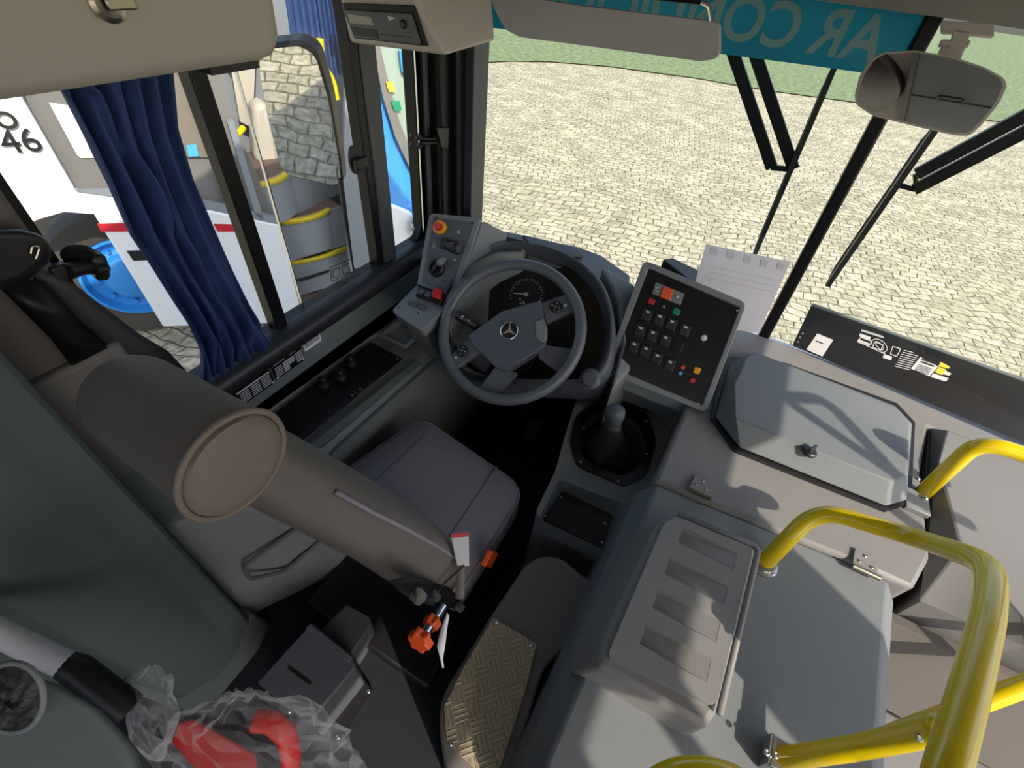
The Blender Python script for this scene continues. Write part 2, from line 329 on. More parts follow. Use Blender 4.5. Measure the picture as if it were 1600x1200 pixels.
# glass
def pane(x0, x1, z0, z1, n=10, off=0): return [[V((x0 + (x1 - x0) * i / n, YW(x0 + (x1 - x0) * i / n) + off, z)) for i in range(n + 1)] for z in (z0, z1)]
b = B(); b.grid(pane(-.86, .205, .55, 1.56)); struct(obj('window_1', b, GF))
b = B(); b.grid(pane(.235, 1.36, .6, 1.56)); struct(obj('window_2', b, GF))
a0, a1 = Y(1193, 525, 1.56), Y(1459, 27, 1.56); b = B()
b.obox((a0 + a1) / 2, V((1, 0, 0)), V((0, 1, 0)), (a1 - a0).normalized(), .034, .035, (a1 - a0).length + .12); struct(obj('trim_2', b, 'bframe', bevel=.006))
b = B(); b.poly([(XL - .015, .262, .775), (XL - .015, .98, .775), (XL - .015, .98, 1.45), (XL - .015, .262, 1.45)]); b.poly([(XL - .015, 1.06, .78), (XL - .015, 1.215, .78), (XL - .015, 1.215, 1.45), (XL - .015, 1.06, 1.45)]); struct(obj('window_3', b, G))
# side window frames
b = B(); y0, y1 = .256, 1.215
b.box((XL - .04, y0 - .02, .74), (XL + .0, y0, 1.46)); b.box((XL - .04, y1, .80), (XL, y1 + .02, 1.46)); b.box((XL - .04, y0, .74), (XL, y1 + .02, .775))
b.box((XL - .035, .978, .77), (XL + .004, 1.004, 1.46)); b.box((XL - .035, .578, .77), (XL + .002, .612, 1.46))
c = [(1.17, .775), (1.215, .775), (1.215, .82), (1.205, .80), (1.192, .785)]; b.ext([V((XL - .03, y, z)) for y, z in c], (.03, 0, 0))
struct(obj('window_frame_side', b, 'bframe', bevel=.003))
b = B(); b.box((XL - .035, 1.004, .77), (XL + .008, 1.062, 1.46)); struct(obj('trim_3', b, 'pillar', bevel=.004))
b = B(); b.box((XL - .03, .688, .775), (XL - .022, .691, 1.45)); struct(obj('trim_4', b, 'chrome'))
# gasket roll under the window
prof = [(-.955, .775), (-.925, .776), (-.905, .765), (-.898, .745), (-.905, .72), (-.93, .70), (-.955, .698)]
b = B(); b.rings([[V((x, y, z)) for x, z in prof] for y in (.24, .6, 1.0, 1.3)]); struct(obj('trim_5', b, 'rubber', smooth=60))
# front left pillar with ribs
b = B(); b.box((-1.0, 1.235, .6), (-.925, 1.40, 1.95)); b.box((-.985, 1.25, .6), (-.885, 1.40, 1.95)); b.box((-.985, 1.30, .6), (-.862, 1.42, 1.95)); struct(obj('trim_6', b, 'bframe', bevel=.006))
b = B(); b.box((-.905, 1.345, .6), (-.834, 1.43, 1.95)); b.box((-.925, 1.22, .7), (-.918, 1.24, 1.9)); struct(obj('trim_7', b, 'pillar', bevel=.012))
b = B(); b.box((-.945, 1.212, .80), (-.94, 1.216, 1.9)); struct(obj('trim_8', b, 'chrome'))
# rear side pillar lining, black/brown
b = B(); b.box((XL - .005, .10, .72), (XL + .03, .238, 1.45)); struct(obj('trim_9', b, 'fabricb', bevel=.01))

# ================================================================== LEFT BUS OUTSIDE
LP0 = V((-3.35, 1.2, 0)); YAW = math.radians(28); LU = V((math.sin(YAW), math.cos(YAW), 0)); LN = V((math.cos(YAW), -math.sin(YAW), 0))
def LB(px, py, d=0): return P(px, py, LP0 - LN * d, LN)
def LS(s, z, d=0): return LP0 + LU * s - LN * d + UP * z
bus = thing('bus', 'white and light blue bus with its door open, parked outside beyond the side window', 'bus', (LS(.8, -1.0)))
def lslab(name, pts, m, th=.04, d=0, **k):
    b = B(); b.ext([LB(x, y, d) for x, y in pts], -LN * th); return obj(name, b, m, bus, **k)
lslab('body_side', [(-260, -120), (20, 118), (33, 151), (118, 298), (190, 310), (190, 332), (140, 334), (100, 331), (62, 342), (30, 355), (-300, 420)], 'white')
lslab('skirt_panel', [(136, 318), (190, 306), (330, 330), (436, 352), (475, 500), (420, 506), (255, 511)], 'white', d=-.03, bevel=.01)
lslab('window_belt', [(20, 118), (330, 60), (360, 180), (436, 352), (330, 330), (190, 306), (118, 298), (33, 151)], 'darkglass', d=.06)
lslab('wheel_arch', [(30, 355), (62, 342), (100, 331), (140, 334), (200, 332), (430, 360), (480, 480), (380, 500), (100, 450), (0, 400)], 'archd', d=.75, th=.05)
lslab('side_window', [(76, 160), (200, 180), (250, 246), (126, 247), (120, 242)], 'label', d=.05, th=.005)
lslab('side_window', [(262, 110), (300, 108), (345, 245), (335, 246), (262, 246)], 'archd', d=.045, th=.005)
lslab('red_reflector', [(152, 350), (194, 349), (203, 362), (158, 362)], 'reflect', d=-.035, th=.006, label='red reflector strip')
lslab('red_reflector', [(334, 350), (373, 351), (378, 362), (340, 362)], 'reflect', d=-.035, th=.006, label='red reflector strip')
lslab('flap_handle', [(197, 392), (226, 391), (236, 407), (208, 408)], 'black', d=-.035, th=.012, bevel=.006)
b = B(); b.cyl(LS(-.35, -1.0, 0), LS(-.35, -1.0, .001), .001) if False else None
lslab('lower_sill', [(118, 298), (330, 330), (436, 352), (437, 340), (330, 316), (195, 296)], 'stepg', d=-.02, th=.03)
lslab('sticker', [(291, 227), (306, 225), (311, 244), (295, 245)], 'blue', d=.03, th=.002)
# wheel
wc = P(212, 440, LP0 - LN * .42, LN); wc.z = GZ + .50
wl = bus
R_ = .50
b = B(); b.lathe(wc, LN, [(.29, -.22), (.47, -.22), (R_, -.17), (R_, -.06), (.47, .0), (.36, .02), (.30, -.01), (.29, -.06)], 48); obj('tyre', b, 'tyre', wl, smooth=50)
b = B(); b.lathe(wc, LN, [(.30, -.2), (.295, -.02), (.305, .015), (.285, .015), (.26, -.04), (.20, -.06), (.175, -.05), (.165, .01), (.12, .03), (.0001, .035)], 48); wl = obj('wheel_rim', b, 'blued', wl, smooth=40, label='light blue wheel rim')
for k in range(10):
    a = k * math.pi / 5; c = wc + LU * (math.cos(a) * .215) + UP * (math.sin(a) * .215) - LN * .055
    b = B(); b.cyl(c, c + LN * .035, .014, seg=6); obj('wheel_nut', b, 'blued', wl)
# door way with steps
dw = bus
def dslab(name, pts, m, d0=0, ext=None, par=dw, **k):
    b = B(); b.ext(pts, ext); return obj(name, b, m, par, **k)
b = B(); b.ext([LS(.72, -.8, .95), LS(2.0, -.8, .95), LS(2.0, 1.7, .95), LS(.72, 1.7, .95)], -LN * .03); obj('back_panel', b, 'stepg', dw)
b = B(); b.ext([LS(1.74, -.85, .0), LS(1.74, -.85, .95), LS(1.74, 1.7, .95), LS(1.74, 1.7, .0)], LU * .03); obj('side_panel', b, 'stepg', dw)
b = B(); b.ext([LS(.70, -.85, .02), LS(.70, -.85, .95), LS(.70, 1.7, .95), LS(.70, 1.7, .02)], -LU * .03); obj('side_panel', b, 'stepg', dw)
lv = [(-.86, .0, [(445, 466), (520, 464)]), (-.52, .22, [(445, 412), (545, 385)]), (-.16, .42, [(437, 348), (516, 328)]), (.16, .60, [(393, 292), (455, 266)])]
for i, (z, dep, pp) in enumerate(lv):
    if i == 0: A_, B_ = LS(.90, z), LS(1.60, z)
    else:
        A_, B_ = [Z(x, y, z) for x, y in pp]
    if i == 1: B1 = B_
    n = (B_ - A_).normalized(); inn = V((-n.y, n.x, 0)); inn = inn if inn.dot(LN) < 0 else -inn
    far = 1.0
    A2, B2 = A_ - n * (.12 if i else .05), B_ + n * (.10 if i < 3 else .5)
    b = B(); arc = [A2 + inn * .02, B2 + inn * .02, B2 + inn * .5, A2 + inn * .5]; b.ext(arc, (0, 0, -.02)); obj('tread', b, 'wood', dw)
    b = B(); b.ext([A2, B2, B2 + inn * .02, A2 + inn * .02], (0, 0, -.33)); obj('riser', b, 'stepg', dw)
    b = B(); seg = []
    bow = lambda t: -inn * (.05 * math.sin(math.pi * t)) * (1 if i else .2)
    rows = [[A_.lerp(B_, t / 10) + bow(t / 10) + V((0, 0, .012)) + inn * w_ for t in range(11)] for w_ in (.03, -.005)] + [[A_.lerp(B_, t / 10) + bow(t / 10) + V((0, 0, -.02)) - inn * .005 for t in range(11)]]
    b.grid(rows); obj('nosing', b, 'tyellow', dw, solid=.006)
    if i: 
        b = B(); rows = [[A_.lerp(B_, t / 10) + bow(t / 10) + V((0, 0, z_)) + inn * .005 for t in range(11)] for z_ in (-.02, -.3)]; b.grid(rows); obj('riser_skirt', b, 'stepg', dw)
# arrow strip and post
b = B(); b.ext([LB(462, 438, .1), LB(515, 422, .1), LB(514, 426, .1), LB(470, 441, .1)], -LN * .01); obj('arrow_strip', b, 'black', dw)
lslab('door_post', [(430, 400), (436, 400), (480, 520), (448, 520), (425, 420), (355, 190), (365, 188)], 'stepg', d=-.02)
b = B(); b.tube(fillet([LB(500, 60, .1), LB(503, 100, .1), LB(520, 125, .1), LB(526, 155, .1)], .1), .022); obj('door_handrail', b, 'yellow', dw)
b = B(); b.tube([LB(365, 217, .2), LB(380, 200, .3)], .02); obj('stair_handrail', b, 'yellow', dw)
b = B(); b.ext([LB(*p, .55) for p in ((395, 165), (418, 160), (440, 250), (420, 272), (398, 250))], -LN * .2); obj('driver_console', b, 'beige', dw, bevel=.04)
b = B(); b.ext([LB(*p, .8) for p in ((330, 60), (360, 100), (375, 190), (395, 200), (400, 60))], -LN * .05); obj('partition', b, 'beige', dw)
# front part of the bus
lslab('door_leaf', [(541, 100), (556, 40), (585, 180), (606, 425), (548, 430), (536, 300)], 'stepg', d=.0)
lslab('door_leaf_edge', [(522, -10), (537, -10), (582, 120), (590, 300), (584, 300), (570, 130)], 'bodyblue', d=-.02, th=.02)
b = B(); b.ext([LS(.75, .72, .5), LS(2.2, .72, .5), LS(2.2, 1.7, .5), LS(.75, 1.7, .5)], -LN * .02) if False else None
for cpts in (((440, -40), (500, -40), (505, 30), (470, 60), (446, 66)), ((492, -20), (524, -20), (540, 60), (545, 110), (520, 120), (500, 60))):
    b = B(); rows = []
    for t_ in range(7):
        yy = cpts[0][1] + (118 - cpts[0][1]) * t_ / 6 * (.8 if cpts[0][0] < 450 else 1); rows.append([LB(cpts[0][0] + 3 * t_ + (52 if cpts[0][0] < 450 else 34) * k / 24, yy, .3) + LN * (.03 * math.sin(k * 1.3)) for k in range(25)])
    b.grid(rows); obj('inner_curtain', b, 'curtain', bus, smooth=180)
lslab('front_cap', [(572, -80), (680, -80), (680, 346), (640, 332), (606, 320), (598, 200)], 'bodyblue', d=.02)
lslab('front_bumper', [(605, 316), (640, 330), (660, 350), (700, 370), (700, 420), (605, 440)], 'white', d=-.02, bevel=.02)
lslab('front_windscreen', [(590, 60), (720, 40), (720, 320), (656, 272), (641, 235), (622, 190), (606, 130)], 'seag', d=-.01, th=.01)
lslab('windscreen_border', [(581, 60), (591, 60), (608, 132), (625, 192), (643, 236), (662, 266), (662, 290), (640, 262), (618, 215), (598, 150)], 'darkglass', d=-.025, th=.01)
lslab('wiper_motor_cover', [(624, 80), (648, 80), (648, 120), (636, 121), (628, 112)], 'bodyblue', d=-.04, th=.02)
lslab('info_sticker', [(603, 128), (614, 128), (618, 143), (608, 144)], 'tyellow', d=-.04, th=.004)
lslab('info_sticker', [(611, 158), (624, 158), (628, 172), (617, 174)], 'green', d=-.04, th=.004)
b = B(); c = LB(652, 350, -.05); b.lathe(c, (LN + LU).normalized(), [(.02, -.05), (.09, -.02), (.10, .02), (.07, .05), (.001, .06)], 20); obj('headlight', b, 'chrome', bus)
# painted fleet number
c = LB(1, 208, -.01); c2 = LB(30, 216, -.01)
b = textmesh('o', .17, LB(-2, 202, -.012), LU, UP, .003, .0); obj('painted_number', b, 'black', bus)
b = textmesh('146', .16, LB(-22, 243, -.012), LU, UP, .003, .0); obj('painted_number', b, 'black', bus)
# ================================================================== EXTERIOR MIRROR
MX = -1.28; mo = X(468, 180, MX); mn = V((.353, -.883, -.306)).normalized()
mpts = [P(x, y, mo, mn) for x, y in ((400, 92), (412, 70), (470, 64), (494, 80), (515, 150), (532, 250), (536, 288), (524, 293), (450, 276), (437, 262), (418, 190))]
t = thing('wing_mirror', 'tall black framed exterior mirror reflecting the paving, outside the side window', 'mirror', mo)
mp = rpoly(mpts, .03, 3); b = B(); b.ext(mp, -mn * .05); obj('housing', b, 'black', t, bevel=.008)
cen = sum(mp, V()) / len(mp); b = B(); b.ext([cen + (p - cen) * .955 + mn * .0015 for p in mp], mn * .001); obj('mirror_glass', b, 'mirror', t)
b = B(); b.tube([P(532, 280, mo, mn), X(541, 350, MX + .05), X(553, 424, MX + .08), V((-1.02, 1.30, .66))], .009); obj('mirror_arm', b, 'black', t)
# ================================================================== LEFT SIDE CONSOLE
t = thing('side_console', 'long grey moulded console along the wall under the side window, between seat and dashboard', 'console', (-.85, .7, 0))
prof = [(-.949, .60), (-.949, .545), (-.80, .535), (-.765, .525), (-.745, .50), (-.735, .42), (-.715, .12), (-.69, 0), (-.949, 0)]
b = B(); ys = (.105, .2, .28, .37, .5, .9, 1.18, 1.36)
fx_ = lambda y: min(1, .42 + (y - .105) * 2.2)
b.rings([[V((-.949 + (x + .949) * fx_(y), y, z if k in (0, 7, 8) else z - .035 * max(0, (y - .45)))) for k, (x, z) in enumerate(prof)] for y in ys]); obj('body', b, 'dash', t, bevel=.008)
b = B(); b.ext([V((-.762, .42, .545)), V((-.745, .47, .528)), V((-.74, .9, .514)), V((-.752, .9, .522))], (0, 0, .008)); b.tube(fillet([V((-.742, .40, .30)), V((-.742, .47, .49)), V((-.738, 1.15, .47))], .04), .006, 8); obj('seam_ridge', b, 'trim', t)
zt = lambda y: .556 - .035 * max(0, y - .45)
for (ya, yb, nm) in ((.30, .66, 'cover_plate'), (.665, .87, 'cover_plate')):
    b = B(); q = [V((-.925, ya, zt(ya) - .004)), V((-.79, ya, zt(ya) - .01)), V((-.79, yb, zt(yb) - .01)), V((-.925, yb, zt(yb) - .004))]; b.prism([p + V((0, 0, .006)) for p in q], q); pl = obj(nm, b, 'blackg', t, bevel=.003)
    for yy in (ya + .015, yb - .015):
        for xx in (-.915, -.80): screw(UP, V((xx, yy, zt(yy) - .002)), t, .004)
for (px_, py_) in ((505, 592), (548, 558), (532, 580)):
    c = Z(px_, py_ + 8, .56); b = B(); b.lathe(c, UP, [(.019, -.012), (.02, .0), (.014, .006), (.013, .022), (.011, .026), (.001, .027)], 20); k = obj('knob', b, 'black', t, smooth=40)
b = B(); b.box((-.92, .90, .545), (-.80, 1.06, .56)); o = obj('tray_rim', b, 'dash', t, bevel=.01); cut(o, B().box((-.905, .915, .55), (-.815, 1.045, .58)))
# plates on the wall
def plate(name, y0, y1, z0, z1, label, cat, rows, group=None):
    t = thing(name, label, cat, (-.948, (y0 + y1) / 2, z0)); b = B(); b.box((-.949, y0, z0), (-.945, y1, z1)); obj('plate', b, 'blackg', t)
    b = B()
    for (a0, a1, c0, c1) in rows:
        ya, yb = y0 + (y1 - y0) * a0, y0 + (y1 - y0) * a1; za, zb = z0 + (z1 - z0) * c0, z0 + (z1 - z0) * c1
        b.box((-.9452, ya, za), (-.9446, yb, zb))
    obj('printed_lines', b, 'label', t)
    for yy in (y0 + .005, y1 - .005):
        for zz in (z0 + .005, z1 - .005): screw((1, 0, 0), V((-.945, yy, zz)), t, .0035, 'label', 'rivet')
    return t
r1 = [(.32, .97, .66, .74)]
for k in range(5):
    for c in (.02, .36, .57, .78): r1.append((c, c + .17, .10 + k * .11, .15 + k * .11))
r1 += [(.05, .60, .86, .90)]
plate('data_plate', .362, .518, .628, .692, 'long black data plate with grey printed table, riveted under the window nearer the seat', 'plate', r1)
r2 = [(.05, .42, .80, .86), (.55, .8, .82, .88)]
for k in range(5): r2.append((.06, .28, .10 + k * .12, .15 + k * .12)); r2.append((.32, .70 if k > 1 else .5, .10 + k * .12, .18 + k * .12))
for k in range(5): r2.append((.74, .97, .14 + k * .12, .20 + k * .12))
plate('data_plate', .524, .628, .632, .692, 'shorter black data plate, riveted under the window beside the white barcode label', 'plate', r2)
t = thing('barcode_label', 'small white barcode label stuck under the side window', 'label', (-.948, .67, .65)); b = B(); b.box((-.949, .636, .655), (-.9465, .70, .69)); obj('paper', b, 'paper', t)
b = B(); x = .640
while x < .694: w_ = random.choice((.001, .002)); b.box((-.9466, x, .665), (-.9460, x + w_, .682)); x += w_ + random.choice((.0015, .0025))
obj('bars', b, 'black', t)
# ================================================================== DASHBOARD BINNACLE
dash = thing('dashboard', 'grey dashboard binnacle with dark top ledge around the round gauges behind the steering wheel', 'dashboard', (-.4, 1.2, .3))
cn = V((.12, -.62, .78)).normalized()                       # gauge face normal
cf = Frame(D(832, 470, 1.50), (1, 0, 0), (0, .78, .62))
b = B(); o_ = [(712, 470), (735, 425), (775, 398), (800, 392), (850, 398), (905, 425), (940, 475), (948, 530), (930, 575), (900, 598), (860, 600), (760, 600), (715, 560), (705, 510)]
inn_ = [cf.px(x, y, .0) for x, y in o_]
face = rpoly([cf.px(x, y, .004) for x, y in o_], .03, 3)
b.ext(face, -cf.ez * .03); obj('gauge_panel', b, 'blackg', dash)
outer = [(690, 480, 1.40), (705, 420, 1.42), (750, 392, 1.44), (790, 376, 1.46), (850, 385, 1.45), (915, 405, 1.43), (958, 450, 1.40), (968, 520, 1.36), (962, 575, 1.33), (945, 600, 1.33), (865, 594, 1.36), (755, 590, 1.38), (705, 570, 1.38), (685, 530, 1.38)]
hood = [D(x, y, d) for x, y, d in outer]
mid = [hood[i] * .55 + inn_[i] * .45 + cf.ez * .05 for i in range(14)]
lip = [hood[i] * .28 + inn_[i] * .72 + cf.ez * .035 for i in range(14)]
base = [p + V((0, .05, -.12)) for p in hood]
b = B(); b.rings([base, hood, mid, lip, inn_], cap=False); obj('binnacle_hood', b, 'dashd', dash, sub=2, smooth=180)
b = B(); iw = [cf.px(x, y, .006) for x, y in ((716, 470), (738, 432), (776, 410), (766, 450), (764, 500), (776, 560), (760, 585), (722, 560), (712, 510))]; b.prism([p + cf.ez * (.03 if i in (0, 1, 7, 8) else .004) for i, p in enumerate(iw)], iw); obj('inner_cheek', b, 'dash', dash, bevel=.004)
# side wings of the dash
b = B(); b.prism([D(*p) for p in ((940, 415, 1.48), (985, 440, 1.47), (1010, 460, 1.45), (1000, 560, 1.38), (965, 600, 1.35), (955, 610, 1.34), (972, 540, 1.36), (966, 470, 1.40))], [D(*p) + V((0, .05, -.32)) for p in ((940, 415, 1.48), (985, 440, 1.47), (1010, 460, 1.45), (1000, 560, 1.38), (965, 600, 1.35), (955, 610, 1.34), (972, 540, 1.36), (966, 470, 1.40))])
obj('right_wing', b, 'dash', dash, bevel=.012)
wl_ = ((738, 398, 1.50), (775, 375, 1.50), (822, 384, 1.48), (820, 398, 1.47), (780, 400, 1.45), (745, 415, 1.43), (722, 450, 1.40), (700, 500, 1.38), (690, 470, 1.40))
b = B(); b.prism([D(*p) for p in wl_], [D(*p) + V((0, .05, -.3)) for p in wl_]); obj('left_wing', b, 'dash', dash, bevel=.012)
# dark ledge on top
lt = ((777, 368, 1.56), (790, 360, 1.58), (905, 385, 1.60), (940, 398, 1.60), (985, 430, 1.58), (983, 452, 1.53), (952, 440, 1.50), (905, 428, 1.49), (822, 400, 1.49), (820, 380, 1.52))
b = B(); b.prism([D(*p) for p in lt], [D(*p) + V((0, .02, -.10)) for p in lt]); obj('top_ledge', b, 'dashd', dash, bevel=.008)
lt = ((815, 372, 1.56), (900, 392, 1.575), (912, 405, 1.56), (870, 404, 1.53), (826, 390, 1.53))
b = B(); b.prism([D(*p) + V((0, 0, .016)) for p in lt], [D(*p) for p in lt]); obj('top_vent_cover', b, 'dashd', dash, bevel=.006)
# underside + knee panel so nothing shows below
b = B(); b.prism([V((-.74, 1.28, .70)), V((-.05, 1.28, .66)), V((.12, 1.46, .7)), (V((-.9, 1.40, .74)))], [V((-.74, 1.34, .25)), V((-.05, 1.34, .25)), V((.12, 1.44, .0)), (V((-.9, 1.40, .0)))]); obj('knee_panel', b, 'black', dash, bevel=.01)
b = B(); c = D(922, 592, 1.30); b.lathe(c, (0, -.7, .7), [(.03, -.02), (.03, 0), (.022, .006), (.02, .012), (.001, .013)], 24); obj('socket_cover', b, 'dashd', dash)
# gauges
def gauge(px_, py_, r, nt_, a0, a1, name='speed_gauge'):
    c = cf.px(px_, py_, .008); g = obj(name, B().lathe(c - cf.ez * .004, cf.ez, [(r * 1.08, 0), (r * 1.08, .006), (r * 1.02, .006), (r * 1.0, .002), (.001, .002)], 40), 'black', dash)
    b = B()
    for k in range(nt_):
        a = math.radians(a0 + (a1 - a0) * k / (nt_ - 1)); e = cf.ex * math.cos(a) + cf.ey * math.sin(a); f = cf.ez.cross(e); L_ = r * (.16 if k % 2 == 0 else .1)
        b.obox(c + e * (r * .88) + cf.ez * .001, e, f, cf.ez, L_, .0014, .001)
    obj('tick_marks', b, 'label', g)
    a = math.radians(a0 - 20); e = cf.ex * math.cos(a) + cf.ey * math.sin(a); b = B(); b.obox(c + e * r * .3 + cf.ez * .004, e, cf.ez.cross(e), cf.ez, r * .9, .003, .002); b.cyl(c, c + cf.ez * .007, .006); obj('needle', b, 'label', g)
    b = B(); [b.obox(c + cf.ex * x_ + cf.ey * y_ + cf.ez * .001, cf.ex, cf.ey, cf.ez, .006, .004, .001) for x_, y_ in ((-.012, -.022), (.002, -.026), (.006, -.03), (-.004, -.034))]; obj('printed_figures', b, 'label', g)
def sub_fix(o): return o
gauge(823, 462, .060, 25, 215, -35); gauge(797, 500, .028, 12, 215, -35, 'small_gauge')
# ================================================================== STEERING WHEEL
wo = D(797, 516, 1.335); wf = Frame(wo, (1, .02, 0), (0, .79, .62)); WR = .205
sw = thing('steering_wheel', 'round dark grey steering wheel with star emblem and button spokes', 'steering wheel', wo)
def ell(r, k, n): a = 2 * math.pi * k / n; return wf.at(math.cos(a) * r, math.sin(a) * r)
b = B(); b.tube([ell(WR, k, 64) for k in range(64)], .0165, 14, closed=True); obj('rim', b, 'wheel', sw, smooth=180)
def wslab(name, pts, w0, w1, m, r=.006, bevel=.004, par=sw, **k):
    b = B(); q = rpoly([wf.px(x, y, -w0) for x, y in pts], r); b.ext([p + wf.ez * 0 for p in q], -wf.ez * (w1)); return obj(name, b, m, par, bevel=bevel, **k)
wslab('spoke', [(698, 556), (731, 527), (752, 545), (706, 578)], .012, .022, 'wheel')
wslab('spoke', [(845, 471), (899, 452), (904, 478), (852, 502)], .012, .022, 'wheel')
wslab('spoke', [(770, 572), (806, 580), (772, 622), (740, 612)], .02, .022, 'wheel')
wslab('spoke', [(845, 535), (893, 542), (903, 560), (868, 578), (838, 556)], .02, .022, 'wheel')
h = wslab('hub_pad', [(731, 526), (785, 487), (846, 470), (851, 505), (852, 541), (792, 579), (775, 575), (747, 548)], -.006, .045, 'hub', r=.008, bevel=.006, seg=3)
wslab('side_trim', [(836, 503), (850, 499), (855, 512), (855, 532), (848, 537), (838, 530)], -.010, .02, 'dash')
wslab('lower_trim', [(755, 548), (768, 541), (779, 562), (772, 570), (757, 556)], -.0075, .02, 'dashd')
c = wf.px(797, 518, .007)
b = B(); n_ = 40; b.tube([c + wf.ex * (math.cos(a) * .0255) + wf.ey * (math.sin(a) * .0255) + wf.ez * .002 for a in [2 * math.pi * k / n_ for k in range(n_)]], .0022, 8, closed=True)
for k in range(3):
    a = math.radians(90 + 120 * k + 20); e = wf.ex * math.cos(a) + wf.ey * math.sin(a); f = wf.ez.cross(e)
    b.prism([c + e * .0248 + wf.ez * .003, c + f * .0045 + wf.ez * .003, c - f * .0045 + wf.ez * .003], [c + e * .0248, c + f * .0045, c - f * .0045])
obj('star_emblem', b, 'chrome', sw, label='chrome three pointed star in a ring', smooth=0)
b = B(); b.cyl(c - wf.ez * .001, c + wf.ez * .001, .0255); obj('emblem_disc', b, 'black', sw)
for (x, y, sx, sy) in ((868, 478, 883, 476), (721, 547, 711, 558)):
    c = wf.px(x, y, -.008); b = B(); b.lathe(c, wf.ez, [(.018, -.004), (.018, .002), (.015, .004), (.006, .003), (.001, .003)], 24); k = obj('button_pad', b, 'black', sw)
    b = B(); [b.obox(c + e * .011 + wf.ez * .0042, e, wf.ez.cross(e), wf.ez, .004, .002, .001) for e in (wf.ex, wf.ey, -wf.ex, -wf.ey)]; b.cyl(c + wf.ez * .003, c + wf.ez * .005, .002); obj('button_marks', b, 'label', sw)
    c = wf.px(sx, sy, -.008); b = B(); b.cyl(c, c + wf.ez * .004, .0042); obj('small_button', b, 'label', sw)
# column with stalk
st = thing('steering_column', 'dark steering column under the wheel with the indicator stalk on its left', 'steering column', wo - wf.ez * .2)
b = B(); b.prism([wo - wf.ez * .03 + wf.ex * a + wf.ey * c for a, c in ((-.05, -.05), (.05, -.05), (.06, .05), (-.06, .05))], [wo + V((0, .12, -.36)) + wf.ex * a + wf.ey * c for a, c in ((-.08, -.07), (.08, -.07), (.09, .09), (-.09, .09))]); obj('column_cover', b, 'black', st, bevel=.015)
a, c = D(712, 490, 1.37), D(748, 512, 1.385); d_ = (c - a).normalized(); b = B(); b.tube([a, a + d_ * .005, a.lerp(c, .8), c], [.010, .0145, .0145, .010], 10); b.tube([c, wo - wf.ez * .06 - wf.ex * .02], .007, 8); sk = obj('stalk', b, 'black', st, smooth=40)
b = B(); f = (a + (c - a) * .3); b.obox(f - CF * .0135, d_, CF.cross(d_).normalized(), CF, .005, .009, .001); b.obox(f + d_ * .02 - CF * .0135, d_, CF.cross(d_).normalized(), CF, .004, .006, .001); obj('stalk_marks', b, 'label', sk)
# pedal
pd = thing('floor_pedal', 'black pedal and bracket on the dark floor right under the steering wheel', 'pedal', Z(830, 680, 0))
b = B(); q = [Z(x, y, .01) for x, y in ((805, 655), (870, 672), (850, 712), (790, 690))]; b.ext(q, (0, 0, -.01)); obj('base_plate', b, 'black', pd)
c = Z(832, 672, .06); b = B(); b.obox(c, V((1, 0, 0)), V((0, .8, .6)), V((0, -.6, .8)), .06, .10, .012); obj('pedal_pad', b, 'black', pd, bevel=.004)
b = B(); b.tube([V((c.x, c.y + .04, .08)), V((c.x, c.y + .1, .3)), V((c.x, c.y + .14, .45))], .012); obj('pedal_arm', b, 'bframe', pd)
b = B(); b.tube([Z(822, 662, .10), Z(850, 661, .10)], .0025, 6); obj('pivot_pin', b, 'steel', pd)
# ================================================================== LEFT CONTROL POD
pod = thing('control_pod', 'grey control pod beside the side window with a yellow and red stop button', 'control panel', (-.8, 1.0, .5))
TL, TR, BR_, BL_ = (671, 332), (752, 341), (712, 466), (651, 445)
bl, br = Z(*BL_, .745), Z(*BR_, .745); up_ = V((0, .55, .83)).normalized(); pf = Frame(bl, br - bl, up_ - (br - bl).normalized() * up_.dot((br - bl).normalized()))
q = [pf.px(*p) for p in (TL, TR, BR_, BL_)]
b = B(); b.prism(rpoly(q, [.02, .02, .004, .004]), [p + V((.0, .12, -.10)) for p in rpoly(q, [.02, .02, .004, .004])]); obj('upper_housing', b, 'dash', pod, bevel=.006)
q2 = [q[1] + V((-.012, .0, -.003)), pf.px(775, 352, -.10), pf.px(789, 372, -.14), q[2] + V((0, .05, -.1))]
b = B(); e_ = [pf.px(752, 341), pf.px(778, 352, -.11), pf.px(735, 455, -.13), pf.px(712, 466)]; b.prism(e_, [p + V((-.03, .02, -.12)) for p in e_]); obj('side_cheek', b, 'dash', pod, bevel=.01)
tr_ = [(650, 446), (712, 467), (658, 517), (611, 486)]; q = [Z(x, y, .742) for x, y in tr_]
b = B(); b.prism(rpoly(q, [.004, .004, .02, .02]), [p + V((-.01, .03, -.05)) for p in rpoly(q, [.004, .004, .02, .02])]); obj('lower_tray', b, 'dash', pod, bevel=.006)
b = B(); b.prism([Z(x, y, .70) for x, y in ((655, 460), (700, 470), (660, 515), (625, 492))], [Z(x, y, .70) + V((-.03, .1, -.22)) for x, y in ((655, 460), (700, 470), (660, 515), (625, 492))]); obj('pedestal', b, 'dash', pod, bevel=.01)
slab('face_plate', [pf.px(x, y, .002) for x, y in ((678, 341), (741, 347), (703, 458), (659, 441))], -pf.ez * .004, 'dashd', pod, r=.004)
b = B(); b.tube([pf.px(x, y, .004) for x, y in ((675, 336), (746, 342))], .003, 6); obj('face_rim', b, 'dash', pod)
c = pf.px(689, 356, .0); b = B(); b.lathe(c, pf.ez, [(.021, .002), (.021, .014), (.019, .017), (.012, .017), (.012, .010)], 28); obj('stop_button_guard', b, 'amber', pod, label='yellow collar', smooth=40)
